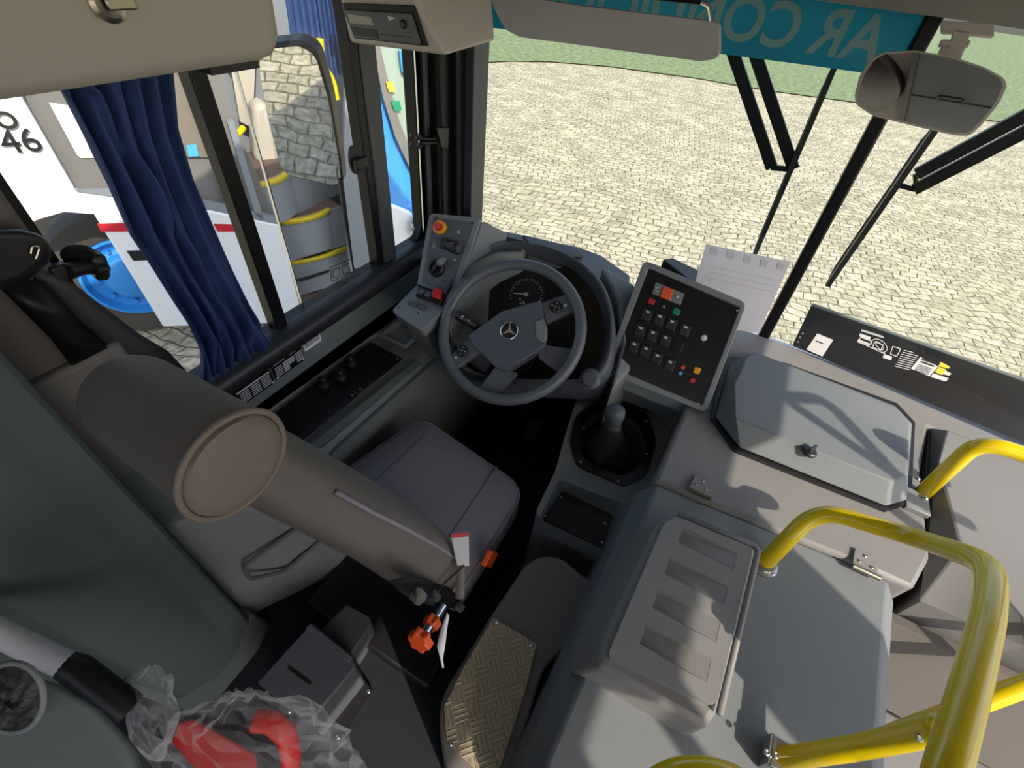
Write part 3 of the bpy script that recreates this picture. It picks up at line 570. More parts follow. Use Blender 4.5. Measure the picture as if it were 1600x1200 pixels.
b = B(); b.lathe(c, pf.ez, [(.006, .008), (.006, .020), (.0115, .021), (.0115, .028), (.010, .031), (.001, .032)], 24); obj('stop_button', b, 'red', pod, label='red mushroom button', smooth=40)
for x, y, r in ((718, 363, .006), (711, 406, .006)):
    c = pf.px(x, y, .002); b = B(); b.lathe(c, pf.ez, [(r, 0), (r, .003), (r * .6, .004), (r * .5, .001), (.001, .001)], 16); obj('lock_ring', b, 'steel', pod)
for x, y in ((682, 341), (738, 349), (695, 440)): screw(pf.ez, pf.px(x, y, .002), pod, .003, 'black')
c = pf.px(679, 384, .002); b = B(); b.lathe(c, pf.ez, [(.008, 0), (.008, .002), (.001, .003)], 16); obj('blanking_plug', b, 'dash', pod)
b = B(); b.obox(pf.px(698, 382, .012), pf.ex, pf.ey, pf.ez, .026, .034, .02); obj('toggle_block', b, 'black', pod, bevel=.003)
c = pf.px(703, 385, .02); e = (pf.ex * .85 + pf.ez * .5).normalized(); b = B(); b.tube([c, c + e * .03, c + e * .034, c + e * .058, c + e * .064], [.014, .014, .019, .019, .012], 20); obj('toggle_knob', b, 'black', pod, smooth=40)
c = pf.px(683, 419, .002); b = B(); b.lathe(c, pf.ez, [(.028, 0), (.028, .004), (.023, .010), (.019, .011), (.018, .004), (.001, .004)], 32); kn = obj('rotary_switch', b, 'black', pod, smooth=40)
b = B(); b.obox(c + pf.ez * .012, (pf.ex * .35 + pf.ey).normalized(), pf.ez.cross((pf.ex * .35 + pf.ey).normalized()), pf.ez, .034, .008, .014); obj('rotary_grip', b, 'black', kn, bevel=.003)
c = pf.px(690, 412, .014); b = B(); b.tube([c, c + pf.ez * .012 + pf.ex * .01 + pf.ey * .006, c + pf.ez * .016 + pf.ex * .022 + pf.ey * .02], [.011, .011, .005], 14); obj('ignition_key', b, 'dash', pod, label='grey ignition key in the switch')
tf = Frame(Z(650, 446, .742), q[1] - q[0], V((0, 1, 0)) - (q[1] - q[0]).normalized() * (q[1] - q[0]).normalized().y)
b = B(); b.prism([Z(x, y, .762) for x, y in ((655, 448), (697, 461), (690, 474), (650, 460))], [Z(x, y, .742) for x, y in ((655, 450), (699, 466), (690, 478), (649, 463))]); ro = obj('rocker_bank', b, 'black', pod, bevel=.002)
for x, y in ((658, 456), (669, 460)):
    b = B(); c = Z(x, y, .765); b.obox(c, V((1, .1, 0)).normalized(), V((-.1, 1, 0)).normalized(), UP, .018, .022, .006); obj('rocker_key', b, 'dashd', ro, bevel=.002)
b = B(); b.prism([Z(x, y, .772) for x, y in ((678, 448), (692, 453), (688, 467), (674, 462))], [Z(x, y, .755) for x, y in ((678, 452), (693, 457), (688, 471), (674, 466))]); obj('red_rocker', b, 'red', ro, bevel=.002, label='red rocker')
for pts in (((642, 470), (653, 474), (648, 480), (637, 475)), ((656, 475), (668, 479), (662, 486), (651, 481))):
    b = B(); b.ext([Z(x, y, .7435) for x, y in pts], (0, 0, .003)); obj('flat_button', b, 'dashd', pod, bevel=.001)
for x, y in ((623, 481), (653, 489)): screw(UP, Z(x, y, .743), pod, .003, 'black')
# ================================================================== SWITCH PANEL
b_l, b_r = Z(946, 580, .655), Z(1102, 643, .655)
n0 = -ray(1055, 525).normalized(); ex = (b_r - b_l).normalized(); n0 = (n0 + V((0, -.10, .12))).normalized(); n0 = (n0 - ex * n0.dot(ex)).normalized(); sf = Frame(b_l, ex, n0.cross(ex))
sp = thing('switch_panel', 'square black switch panel in a grey frame, standing upright right of the steering wheel', 'control panel', b_l)
q = [sf.px(x, y) for x, y in ((1006, 406), (1167, 473), (1104, 645), (943, 582))]; qr = rpoly(q, .02)
b = B(); b.prism(qr, [p - sf.ez * .05 for p in qr]); fr_ = obj('frame', b, 'dash', sp, bevel=.006)
cut(fr_, B().ext([sf.px(x, y, .01) for x, y in ((1013, 418), (1157, 480), (1098, 634), (954, 575))], -sf.ez * .014))
b = B(); b.prism([p - sf.ez * .05 for p in q], [p - sf.ez * .05 + V((.0, .03, -.12)) - p_ * 0 for p, p_ in zip(q, q)]); obj('rear_housing', b, 'dash', sp, bevel=.01)
b = B(); b.prism([q[3] - sf.ez * .03, q[2] - sf.ez * .03, q[2] - sf.ez * .12 + V((0, .1, 0)), q[3] - sf.ez * .12 + V((0, .1, 0))], [V((p.x, p.y + .02, .60)) for p in (q[3], q[2], q[2] + V((0, .12, 0)), q[3] + V((0, .12, 0)))]); obj('base', b, 'dash', sp)
slab('face', [sf.px(x, y, -.003) for x, y in ((1014, 419), (1156, 481), (1097, 633), (955, 574))], -sf.ez * .002, 'blackg', sp, r=.006)
def sbox(name, pts, h, m, par=sp, w0=-.002, bevel=.0015, **k): b = B(); b.ext([sf.px(x, y, w0 + h) for x, y in pts], -sf.ez * h); return obj(name, b, m, par, bevel=bevel, **k)
e1 = (.925, .385); e2 = (-.345, .94)
def around(cx, cy, a, c): return [(cx + e1[0] * i * a + e2[0] * j * c, cy + e1[1] * i * a + e2[1] * j * c) for i, j in ((-1, -1), (1, -1), (1, 1), (-1, 1))]
k = sbox('hazard_unit', around(1044, 459, 24, 9.5), .006, 'dash'); sbox('hazard_key', around(1042, 459, 8, 9), .006, 'orange', k, w0=.003, label='bright orange key')
c = sf.px(1028, 453, .0055); b = B(); b.tube([c + sf.ex * (math.cos(a) * .006) + sf.ey * (math.sin(a) * .006) for a in [2 * math.pi * i / 16 for i in range(16)]], .001, 6, closed=True); obj('dial_mark', b, 'label', k)
c = sf.px(1059, 464, .0055); b = B(); b.cyl(c, c + sf.ez * .002, .0035); obj('dial_dot', b, 'label', k)
sbox('indicator_lens', around(1018, 471, 5, 4.5), .003, 'reflect', label='dark red square lens'); sbox('indicator_lens', around(1057, 487, 5.5, 5), .003, 'green', label='green square lens')
c = sf.px(1037.5, 479, -.002); b = B(); b.lathe(c, sf.ez, [(.0045, 0), (.0045, .003), (.001, .004)], 14); obj('indicator_lens', b, 'dash', sp)
rows = [[(1011, 492), (1030, 499), (1049, 507), (1070, 516)], [(1000, 517), (1019, 524), (1039, 532), (1058, 541)], [(990, 542), (1008, 549), (1026, 560), (1046, 570)]]
for ri, rw in enumerate(rows):
    for ci, (x, y) in enumerate(rw):
        if (ri, ci) == (1, 3): sbox('blank_insert', around(x, y, 8.5, 10.5), .002, 'blackg', label='blank insert'); continue
        k = sbox('rocker_switch', around(x, y, 8, 10), .005, 'black')
        q_ = around(x - .5, y, 6.5, 9); b = B(); t_ = [sf.px(*q_[0], .009), sf.px(*q_[1], .009), sf.px(*q_[2], .004), sf.px(*q_[3], .004)]; b.prism(t_, [sf.px(*p, .001) for p in q_]); k2 = obj('rocker', b, 'black', k, bevel=.001)
        b = B(); mx_, my_ = x - e2[0] * 4.5, y - e2[1] * 4.5; g = around(mx_, my_, 2.6, 1.6); b.ext([sf.px(*p, .0092) for p in g], -sf.ez * .001); obj('symbol', b, 'label', k)
c = sf.px(1100, 528, -.002); b = B(); b.lathe(c, sf.ez, [(.0085, 0), (.0085, .003), (.005, .005), (.001, .0055)], 20); obj('round_plug', b, 'label', sp, label='pale grey plug')
for x, y, r, m_, h in ((1067, 574, .0058, 'orange', .008), (1063, 583, .0058, 'blue', .008), (1082, 594.5, .0072, 'red', .01)):
    c = sf.px(x, y, -.002); b = B(); b.lathe(c, sf.ez, [(r, 0), (r, h * .8), (r * .8, h), (.001, h)], 18); obj('push_button', b, m_, sp, label={'orange': 'small orange button', 'blue': 'small light blue button', 'red': 'red round button'}[m_])
sbox('indicator_lens', around(1089, 579, 5, 5), .005, 'amber', label='amber square lens')
for x, y in ((1008 + 1, 424), (1152, 485), (959, 574), (1091, 631)): screw(sf.ez, sf.px(x, y, -.002), sp, .003)
# small box and sheet of paper behind the panel
b = B(); q = [D(*p) for p in ((1036, 405, 1.62), (1050, 402, 1.66), (1092, 422, 1.66), (1088, 445, 1.60))]; b.prism(q, [p + V((0, .0, -.06)) for p in q]); top(obj('sensor_box', b, 'black', bevel=.004), 'small black box on the dash behind the switch panel', 'box')
pp0, pn = V((0, 1.47, .66)), V((0, -.95, .30)).normalized()
q = [P(x, y, pp0, pn) for x, y in ((1068, 505), (1186, 520), (1235, 409), (1103, 381))]
ps = thing('paper_sheet', 'white sheet of paper leaning on the windscreen behind the switch panel', 'paper', (q[0] + q[1]) / 2)
b = B(); b.ext(q, pn * .0015); obj('sheet', b, 'paper', ps)
b = B()
for i in range(5):
    a_ = .12 + i * .16; b.ext([P(x, y, pp0, pn) + pn * .0022 for x, y in ((1112 + i * 26, 386 + i * 6), (1122 + i * 26, 389 + i * 6), (1119 + i * 26, 400 + i * 6), (1109 + i * 26, 397 + i * 6))], pn * .0005)
for i in range(3): b.ext([P(x, y, pp0, pn) + pn * .0022 for x, y in ((1108 - i * 3, 415 + i * 9), (1215 - i * 3, 438 + i * 9), (1215 - i * 3, 439 + i * 9), (1108 - i * 3, 416 + i * 9))], pn * .0005)
obj('faint_print', b, 'faint', ps)
# ================================================================== ENGINE COWL + COVER
cw = thing('engine_cowl', 'light grey moulded front cowl between dashboard, windscreen and the right side', 'engine cover', (.35, 1.1, 0))
c1 = [Z(*p, .64) for p in ((1022, 752), (1320, 872), (1430, 921), (1455, 872), (1440, 740), (1452, 668))] + [V((1.36, 1.37, .64)), V((1.36, 1.50, .66)), V((.8, 1.535, .66)), V((.22, 1.55, .66)), V((-.08, 1.53, .66)), V((-.08, 1.22, .64)), V((.085, 1.12, .64))]
c2 = [V((p.x, p.y, .0)) for p in c1]; c2[1].y -= 0; c2[2].y += .06; c2[3] += V((.03, 0, 0))
b = B(); b.prism(c1, c2); obj('shell', b, 'cover', cw, bevel=.012)
# rear cover
ec = thing('engine_cover', 'grey hinged engine cover beside the driver, patched with sun and shade, below the yellow rail', 'engine cover', (.35, .4, 0))
p1 = [(1004, 815), (1026, 757), (1318, 876), (1388, 908), (1386, 925), (1376, 1060), (1368, 1200), (1360, 1320), (840, 1320), (855, 1190), (920, 1038)]
t1 = [Z(*p, .632) for p in p1]; xs_ = lambda p: V((min(p.x, .61), p.y, p.z)); t1 = [xs_(p) for p in t1]
t2 = []
for p in t1:
    if p.x > .55: t2.append(V((p.x + .035, p.y - .01, .59)))
    elif p.x < .13: t2.append(V((p.x - .035, p.y - .0, .57)))
    else: t2.append(V((p.x, p.y, .58)))
t3 = []
for p in t1:
    if p.x > .55: t3.append(V((p.x + .02, p.y, .0)))
    elif p.x < .13: t3.append(V((p.x - .10, p.y, .0)))
    else: t3.append(V((p.x, p.y, .0)))
b = B(); b.prism(t1, t2); b.rings([t2, t3], cap=False); bmesh.ops.remove_doubles(b.bm, verts=b.bm.verts, dist=.0005); obj('shell', b, 'vinyl', ec, bevel=.006)
def hinge(px_, py_):
    o_ = Z(px_, py_, .645); h = thing('hinge', 'x', 'hinge', o_); return h
def hinge_parts(par, px_, py_):
    c = Z(px_, py_, .648); ex_ = V((1, .0, 0)); ey_ = V((0, 1, 0))
    b = B(); b.ext(rpoly([c + V((-.026, -.006, 0)), c + V((.026, -.006, 0)), c + V((.024, .045, 0)), c + V((-.020, .045, 0))], .008), (0, 0, -.006)); hp = obj('hinge_plate', b, 'latch' if 0 else 'cover', par, bevel=.001)
    b = B(); b.cyl(c + V((-.028, -.010, .002)), c + V((.028, -.010, .002)), .0065, seg=16); obj('hinge_barrel', b, 'latch', hp)
    for a, d_ in ((-.012, .012), (.013, .010), (.0, .032)): screw(UP, c + V((a, d_, 0)), hp, .004, 'latch')
hinge_parts(ec, 1094, 766); hinge_parts(ec, 1352, 888)
# storage box
sb = thing('storage_box', 'grey moulded storage box with four scooped grips in its lid, on the engine cover', 'storage box', (.19, .46, .63))
bt = [Z(*p, .715) for p in ((1030, 812), (1056, 800), (1184, 852), (1122, 1114), (1104, 1140), (934, 1042), (945, 1000))]
bb = [V((p.x, p.y, .60)) for p in bt]; bb[0].x -= .04; bb[-1].x -= .045; bb[-2].x -= .035
b = B(); b.prism(bt, bb); obj('body', b, 'cover', sb, bevel=.012, seg=3)
li = [Z(*p, .728) for p in ((1036, 820), (1055, 806), (1177, 856), (1119, 1104), (948, 1026))]
b = B(); b.prism(rpoly(li, .012, 3), [V((p.x, p.y, .712)) for p in rpoly(li, .012, 3)]); ld = obj('lid', b, 'cover', sb)
for (a, c) in (((1062, 834), (1116, 850)), ((1042, 882), (1100, 902)), ((1023, 933), (1086, 955)), ((1004, 988), (1069, 1015))):
    A0, A1 = Z(*a, .728), Z(*c, .728); wd = .024; lft = A0.x; rgt = A1.x + .045; yy = A0.y
    b = B(); b.prism([V((lft, yy + wd * .9, .735)), V((rgt, yy + wd * .9, .735)), V((rgt, yy - wd * .9, .735)), V((lft, yy - wd * .9, .735))], [V((lft + .003, yy + wd * .75, .715)), V((rgt, yy + wd * .8, .7275)), V((rgt, yy - wd * .8, .7275)), V((lft + .003, yy - wd * .75, .715))]); cut(ld, b)
md = ld.modifiers.new('bv', 'BEVEL'); md.width = .003; md.segments = 2; md.limit_method = 'ANGLE'; md.angle_limit = math.radians(30)
rim_ = [Z(*p, .726) for p in ((1060, 802), (1186, 855), (1124, 1116))]; b = B(); b.tube(fillet(rim_, .02), .006, 10); obj('lid_rim', b, 'cover', sb, smooth=180)
# access hatch
ah = thing('access_hatch', 'blue grey angular hatch lid with a black turn latch, left of the far handrail', 'hatch', Z(1270, 690, .65))
h1 = [Z(*p, .715) for p in ((1168, 556), (1180, 550), (1395, 634), (1421, 662), (1417, 745), (1392, 752), (1148, 652), (1147, 600))]
h2 = [Z(*p, .66) for p in ((1140, 568), (1175, 552), (1398, 634), (1425, 662), (1417, 782), (1384, 792), (1155, 700), (1117, 652))]
b = B(); b.prism(h1, h2); obj('lid', b, 'vinyl', ah, bevel=.004)
h3 = [Z(*p, .652) for p in ((1128, 562), (1172, 547), (1402, 630), (1430, 660), (1424, 786), (1386, 797), (1150, 703), (1112, 652))]
b = B(); b.ext(h3, (0, 0, -.012)); obj('seal', b, 'rubber', ah)
c = Z(1265, 706, .712); b = B(); b.lathe(c, UP, [(.017, -.004), (.017, .003), (.014, .006), (.001, .006)], 20); lt_ = obj('turn_latch', b, 'rubber', ah)
b = B(); b.obox(c + UP * .012, V((.5, .86, 0)), V((-.86, .5, 0)), UP, .028, .007, .018); obj('latch_wing', b, 'rubber', lt_, bevel=.002)
# right cover
rc = thing('side_cover', 'light grey cover panel at the right edge, behind the second yellow handrail', 'panel', (1.0, 1.1, 0))
r1_ = [Z(*p, .67) for p in ((1480, 672),)] + [V((1.37, 1.37, .67)), V((1.37, .80, .67))] + [Z(*p, .67) for p in ((1600, 965), (1502, 853), (1466, 720))]
r2_ = [Z(*p, .63) for p in ((1453, 668),)] + [V((1.38, 1.40, .63)), V((1.38, .76, .60))] + [Z(*p, .60) for p in ((1600, 1010), (1436, 938), (1452, 905), (1444, 760))]
b = B(); b.prism(r1_, r2_); b.rings([r2_, [V((p.x, p.y, 0)) for p in r2_]], cap=False); bmesh.ops.remove_doubles(b.bm, verts=b.bm.verts, dist=.0004); obj('shell', b, 'cover', rc, bevel=.006)
# stairwell
b = B(); b.prism([V((.60, .76, .56)), V((1.38, .74, .56)), V((1.38, .68, .32)), V((.60, .70, .32))], [V((.60, .8, .54)), V((1.38, .8, .54)), V((1.38, .8, .2)), V((.60, .8, .2))]); top(obj('step_riser', b, 'tan'), 'sloping grey riser below the right cover, seen past the yellow rail', 'step')
b = B(); b.box((.63, .34, .0), (1.38, .72, .28)); top(obj('entry_step', b, 'cover', bevel=.012), 'light beige entry step beside the engine cover, below the riser', 'step')
b = B(); b.box((.63, -.1, .0), (1.38, .335, .10)); top(obj('lower_step', b, 'dash', bevel=.012), 'lowest grey step in the bottom right corner under the yellow rails', 'step')
# dark glare panel with stickers
gp = thing('sticker_panel', 'long black panel along the windscreen foot carrying printed labels', 'panel', (.8, 1.55, .66))
ga, gb = Z(1238, 540, .67), Z(1600, 692, .67); gc = Y(1268, 477, ga.y + .06); gd = Y(1600, 596, gb.y + .07)
gf = Frame(ga, gb - ga, (gc - ga)); dx = (gb - ga).normalized()
ge = 1.36; gb2 = gf.o + dx * ((ge - ga.x) / dx.x); gd2 = gd + (gd - gc).normalized() * ((ge - gd.x) / dx.x)
gq = [gf.px(1268, 477), gd2, gb2, ga]; b = B(); b.ext(gq, -gf.ez * .012); obj('board', b, 'blackg', gp)
b = B(); e_ = [gq[0], gq[1]]; b.tube([gq[0] + gf.ey * .003, gq[1] + gf.ey * .003], .005, 8); obj('top_edge', b, 'dash', gp)
def gl(name, pts, m, w_=.0012, par=gp, **k): b = B(); b.ext([gf.px(x, y, w_) for x, y in pts], -gf.ez * .001); return obj(name, b, m, par, **k)
gl('sticker', [(1277, 521), (1302, 531), (1285, 557), (1260, 546)], 'label', label='white rectangular sticker')
gl('sticker', [(1444, 550), (1476, 561), (1452, 588), (1423, 576)], 'label', label='white sticker with a bold line')
gl('sticker', [(1470, 564), (1510, 574), (1504, 581), (1465, 573)], 'label', label='long white sticker'); gl('sticker', [(1470, 564), (1487, 568), (1482, 576), (1466, 572)], 'tyellow', w_=.0022, label='yellow end of a sticker')
gl('sticker', [(1465, 574), (1490, 580), (1483, 587), (1460, 581)], 'label', label='short white sticker'); gl('sticker', [(1466, 573), (1478, 577), (1472, 586), (1460, 581)], 'tyellow', w_=.0022, label='yellow end of a sticker')
gl('sticker', [(1458, 583), (1482, 591), (1478, 596), (1454, 589)], 'label', label='thin white sticker')
b = B()
def gline(x0, y0, x1, y1, w_=.7):
    dxx, dyy = x1 - x0, y1 - y0; L_ = math.hypot(dxx, dyy); nx, ny = -dyy / L_ * w_, dxx / L_ * w_; b.ext([gf.px(x, y, .0013) for x, y in ((x0 + nx, y0 + ny), (x1 + nx, y1 + ny), (x1 - nx, y1 - ny), (x0 - nx, y0 - ny))], -gf.ez * .0008)
gline(1346, 516, 1381, 527, 1.6); gline(1343, 523, 1360, 529, 2.5); gline(1340, 532, 1358, 539, 2.5); gline(1352, 539, 1383, 553, .6)
for k in range(9): gline(1412 - k * 1.8, 547 + k * 3.1, 1436 - k * 1.8, 553 + k * 3.1, .5)
for cx_, cy_, rx_, ry_ in ((1374, 540, 12, 10), (1374, 540, 6, 6)):
    pp = [(cx_ + math.cos(a) * rx_ + math.sin(a) * 2, cy_ + math.sin(a) * ry_ + math.cos(a) * 3) for a in [2 * math.pi * i / 18 for i in range(19)]]
    for i in range(18): gline(*pp[i], *pp[i + 1], .5)
for q_ in (((1345, 527), (1362, 533), (1358, 540), (1341, 533)), ((1395, 541), (1407, 545), (1401, 557), (1391, 553)), ((1366, 534), (1380, 539), (1376, 547), (1364, 543))):
    for i in range(4): gline(*q_[i], *q_[(i + 1) % 4], .6)
gline(1380, 556, 1393, 560, 3)
obj('printed_diagram', b, 'label', gp, label='white printed diagram of dials and text lines')
b = B()
for i in range(4): 
    x_, y_ = 1268 + i * 2.2 + 8, 532 + i * .9; b.ext([gf.px(x, y, .0026) for x, y in ((x_, y_), (x_ + 4, y_ + 1.5), (x_ + 3.4, y_ + 2.6), (x_ - .6, y_ + 1.1))], -gf.ez * .0008)
for (x0, y0, n__, m_) in ((1440, 562, 6, 0),):
    for i in range(2): b.ext([gf.px(x, y, .0026) for x, y in ((1441 - i, 560 + i * 4), (1461 - i, 567 + i * 4), (1460 - i, 569 + i * 4), (1440 - i, 562 + i * 4))], -gf.ez * .0008)
for i in range(5): b.ext([gf.px(x, y, .0026) for x, y in ((1436 - i * 1.6, 569 + i * 2.2), (1456 - i * 1.6, 576 + i * 2.2), (1455.6 - i * 1.6, 576.7 + i * 2.2), (1435.6 - i * 1.6, 569.7 + i * 2.2))], -gf.ez * .0008)
obj('sticker_text', b, 'black', gp)
for x, y in ((1250, 527), (1254, 521), (1247, 534)): screw(gf.ez, gf.px(x, y, .001), gp, .003)
# ================================================================== GEAR CONSOLE
gc_ = thing('gear_console', 'dark grey floor console carrying the gear lever and a tray with a black mat', 'console', (-.04, .85, 0))
g1 = [Z(*p, .48) for p in ((905, 612), (1057, 656), (1044, 700), (1010, 775), (965, 868), (905, 838), (835, 803), (868, 735), (885, 672))]
g2 = [V((p.x, p.y, 0)) + V((0, .0, 0)) for p in g1]
b = B(); b.prism(rpoly(g1, .02, 3), rpoly(g2, .02, 3)); o = obj('body', b, 'dash', gc_)
t_top = [Z(*p, .50) for p in ((872, 742), (982, 782), (948, 860), (840, 808))]; t_bot = [Z(*p, .435) for p in ((876, 762), (965, 800), (946, 866), (846, 816))]
cut(o, B().prism(rpoly(t_top, .02, 3), rpoly(t_bot, .015, 3)))
cut(o, B().prism([Z(*p, .50) for p in ((935, 632), (962, 628), (1008, 652), (1020, 690), (1006, 732), (975, 750), (908, 722), (898, 690), (906, 655))], [Z(*p, .48) + V((0, 0, -.14)) for p in ((935, 632), (962, 628), (1008, 652), (1020, 690), (1006, 732), (975, 750), (908, 722), (898, 690), (906, 655))]))
md = o.modifiers.new('bv', 'BEVEL'); md.width = .008; md.segments = 3; md.limit_method = 'ANGLE'; md.angle_limit = math.radians(35)
slab('tray_mat', [Z(*p, .438) for p in ((878, 768), (958, 806), (942, 857), (848, 812))], (0, 0, .004), 'black', gc_, r=.01)
for p in ((877, 777), (851, 806), (941, 848), (945, 818)): screw(UP, Z(*p, .443), gc_, .004)
b = B(); og = [Z(*p, .486) for p in ((930, 628), (962, 622), (1014, 650), (1026, 690), (1012, 740), (976, 760), (902, 728), (890, 690), (899, 652))]; ig = [Z(*p, .487) for p in ((935, 636), (962, 632), (1004, 655), (1014, 690), (1001, 730), (973, 746), (912, 718), (903, 690), (910, 658))]
b.rings([[p + V((0, 0, -.01)) for p in rpoly(og, .02, 3)], rpoly(og, .02, 3), rpoly(ig, .02, 3), [p + V((0, 0, -.03)) for p in rpoly(ig, .02, 3)]], cap=False); rg = obj('boot_ring', b, 'blackg', gc_)
for p in ((907, 722), (1010, 658), (1010, 710), (966, 752), (912, 668)): screw(UP, Z(*p, .487), rg, .004)
for p in ((971, 619), (1051, 665), (1032, 706)): screw(UP, Z(*p, .482), gc_, .004)
gl_ = thing('gear_lever', 'black gear lever with a leather boot and rounded knob, on the floor console', 'gear lever', Z(955, 715, .40))
kt = D(962, 632, 1.0); kt = Z(962, 640, .665); kb = Z(955, 690, .50); bc_ = Z(950, 712, .42)
ax_ = (kt - bc_).normalized(); b = B(); rs = []
for t, r in ((0, .082), (.12, .078), (.25, .066), (.42, .046), (.56, .032), (.66, .026), (.72, .024)):
    c = bc_ + (kt - bc_) * t; rs.append([c + V((math.cos(a), math.sin(a), 0)) * (r * (1 + .10 * math.sin(a * 3 + t * 4) * (1 - t) + .05 * math.sin(a * 7 + 1) * (1 - t))) for a in [2 * math.pi * k / 36 for k in range(36)]])
b.rings(rs); obj('boot', b, 'leather', gl_, smooth=180)
b = B(); b.lathe(bc_ + (kt - bc_) * .66, ax_, [(.022, 0), (.025, .006), (.021, .012), (.019, .02), (.024, .04), (.028, .062), (.027, .078), (.020, .088), (.008, .091), (.001, .0915)], 24); kn = obj('knob', b, 'dashd', gl_, smooth=60)
# ================================================================== DRIVER STEP
stp = thing('driver_step', 'moulded grey step between the seat and the engine cover with an aluminium tread plate', 'step', (-.06, .35, 0))
s1 = [Z(*p, .45) for p in ((822, 880), (850, 866), (885, 874), (915, 905), (985, 925), (968, 960), (900, 1000), (850, 1040), (800, 1215), (700, 1215), (686, 1150), (688, 1090), (765, 965))]
b = B(); b.prism(rpoly(s1, .03, 3), [V((p.x, p.y, 0)) for p in rpoly(s1, .03, 3)]); obj('moulding', b, 'tan', stp, bevel=.012)
slab('tread_plate', [Z(*p, .453) for p in ((771, 966), (838, 1006), (822, 1075), (776, 1215), (755, 1215), (698, 1160), (694, 1105), (725, 1042))], (0, 0, .003), 'plate', stp, r=.003)
for p in ((776, 971), (830, 1007), (704, 1162)): screw(UP, Z(*p, .456), stp, .005)
# ================================================================== DRIVER SEAT
SX = -.475
st = thing('driver_chair', 'grey upholstered driver chair with orange adjusting knobs, behind the steering wheel', 'seat', (SX, .45, 0))
def sup(cx, cy, z, hx, hy, e=3., n=40, tilt=0):
    out = []
    for k in range(n):
        a = 2 * math.pi * k / n; c, s = math.cos(a), math.sin(a); x = math.copysign(abs(c) ** (2 / e), c) * hx; y = math.copysign(abs(s) ** (2 / e), s) * hy; out.append(V((cx + x, cy + y, z + tilt * y)))
    return out
cq = [(498, 748), (645, 660), (668, 657), (806, 752), (816, 775), (732, 918), (600, 930)]
cp = [Z(*p, .455) for p in cq]; cp[0] = V((-.70, .44, .455)); cp[-1] = V((-.66, .37, .455)); cp[5] = V((-.222, .38, .455)); cp.insert(6, V((-.225, .34, .455)))
rp = rpoly(cp, [.03, .05, .05, .05, .04, .03, .03, .03], 4); cen = sum(rp, V()) / len(rp)
def sc(p, f, z): return V((cen.x + (p.x - cen.x) * f, cen.y + (p.y - cen.y) * f, z))
b = B(); b.rings([[sc(p, .96, .335) for p in rp], [sc(p, 1.0, .36) for p in rp], [sc(p, 1.0, .425) for p in rp], [sc(p, .985, .452) for p in rp], [sc(p, .93, .464) for p in rp], [sc(p, .5, .468) for p in rp]])
cu = obj('seat_cushion', b, 'fabric', st, smooth=60)
b = B(); b.tube([sc(p, .985, .4545) for p in rp], .003, 8, closed=True); obj('piping', b, 'fabric', cu, smooth=180)
b = B()
for fx in ((562, 775, 668, 678), (683, 868, 777, 727)): 
    A0, B0 = Z(fx[0], fx[1], .464), Z(fx[2], fx[3], .464); b.tube([A0.lerp(B0, t) + V((0, 0, .0035 - .007 * (t > .93))) for t in (0, .25, .5, .75, .93, 1)], .002, 6)
obj('stitched_seam', b, 'dashd', cu)
prof = [(.42, .35, .19, .045), (.47, .345, .235, .056), (.56, .33, .25, .063), (.66, .308, .266, .068), (.74, .290, .270, .070), (.82, .263, .256, .068), (.90, .233, .222, .064), (.97, .204, .182, .058), (1.04, .178, .156, .054), (1.11, .152, .142, .048), (1.16, .14, .13, .04)]
b = B(); b.rings([sup(SX, y, z, hx, hy, 3.2) for z, y, hx, hy in prof]); bk = obj('backrest', b, 'fabricb', st, smooth=180)
b = B()
for sgn in (1,):
    pts = [V((SX + hx * .93 * 1, y + hy * .35, z)) for z, y, hx, hy in prof[1:9]]; b.tube([p + V((.013, 0.000, 0)) for p in pts], .0035, 8)
    pts = [V((SX + hx * .93, y - hy * .62, z)) for z, y, hx, hy in prof[1:9]]
obj('piping', b, 'fabric', bk, smooth=180)
# headrest roll with round end panels
hr = thing  # (the roll belongs to the seat)
b = B(); rs = []
hc = lambda x: V((x, .116 + (x + .33) * -.085, 1.185 + (x + .33) * .26))
def oval(c, ry, rz, n=36, rot=-.35):
    out = []
    for k in range(n):
        a = 2 * math.pi * k / n; y, z = math.cos(a) * ry, math.sin(a) * rz; out.append(c + V((0, y * math.cos(rot) - z * math.sin(rot), y * math.sin(rot) + z * math.cos(rot))))
    return out
for x, f in ((-.625, .25), (-.622, .5), (-.612, .75), (-.595, .92), (-.57, 1.0), (-.5, 1.0), (-.40, .98), (-.36, .99), (-.342, 1.0), (-.335, .97)): rs.append(oval(hc(x), .056 * f, .060 * f * (1 + (x + .34) * .1)))
b.rings(rs); hd = obj('headrest', b, 'fabricb', st, smooth=50)
b = B(); b.rings([oval(hc(-.336), .052, .056), oval(hc(-.329), .049, .053), oval(hc(-.325), .036, .039), oval(hc(-.324), .01, .015)]); obj('end_panel', b, 'disc', hd, smooth=60, label='taupe oval end panel')
b = B(); b.tube(oval(hc(-.335), .055, .059), .0035, 8, closed=True); obj('piping', b, 'disc', hd, smooth=180)
b = B(); b.box((-.66, .37, .05), (-.27, .64, .335)); obj('pedestal', b, 'black', st, bevel=.02)
b = B(); b.box((-.70, .22, 0), (-.24, .70, .05)); obj('base_plate', b, 'black', st, bevel=.01)
q = lambda x, y, xx=-.205: X(x, y, xx)
b = B(); b.prism([q(*p) for p in ((622, 918), (655, 908), (700, 918), (722, 935), (712, 952), (680, 950), (640, 935))], [q(*p) + V((-.02, 0, 0)) for p in ((622, 918), (655, 908), (700, 918), (722, 935), (712, 952), (680, 950), (640, 935))]); obj('side_bracket', b, 'bframe', st, bevel=.003)
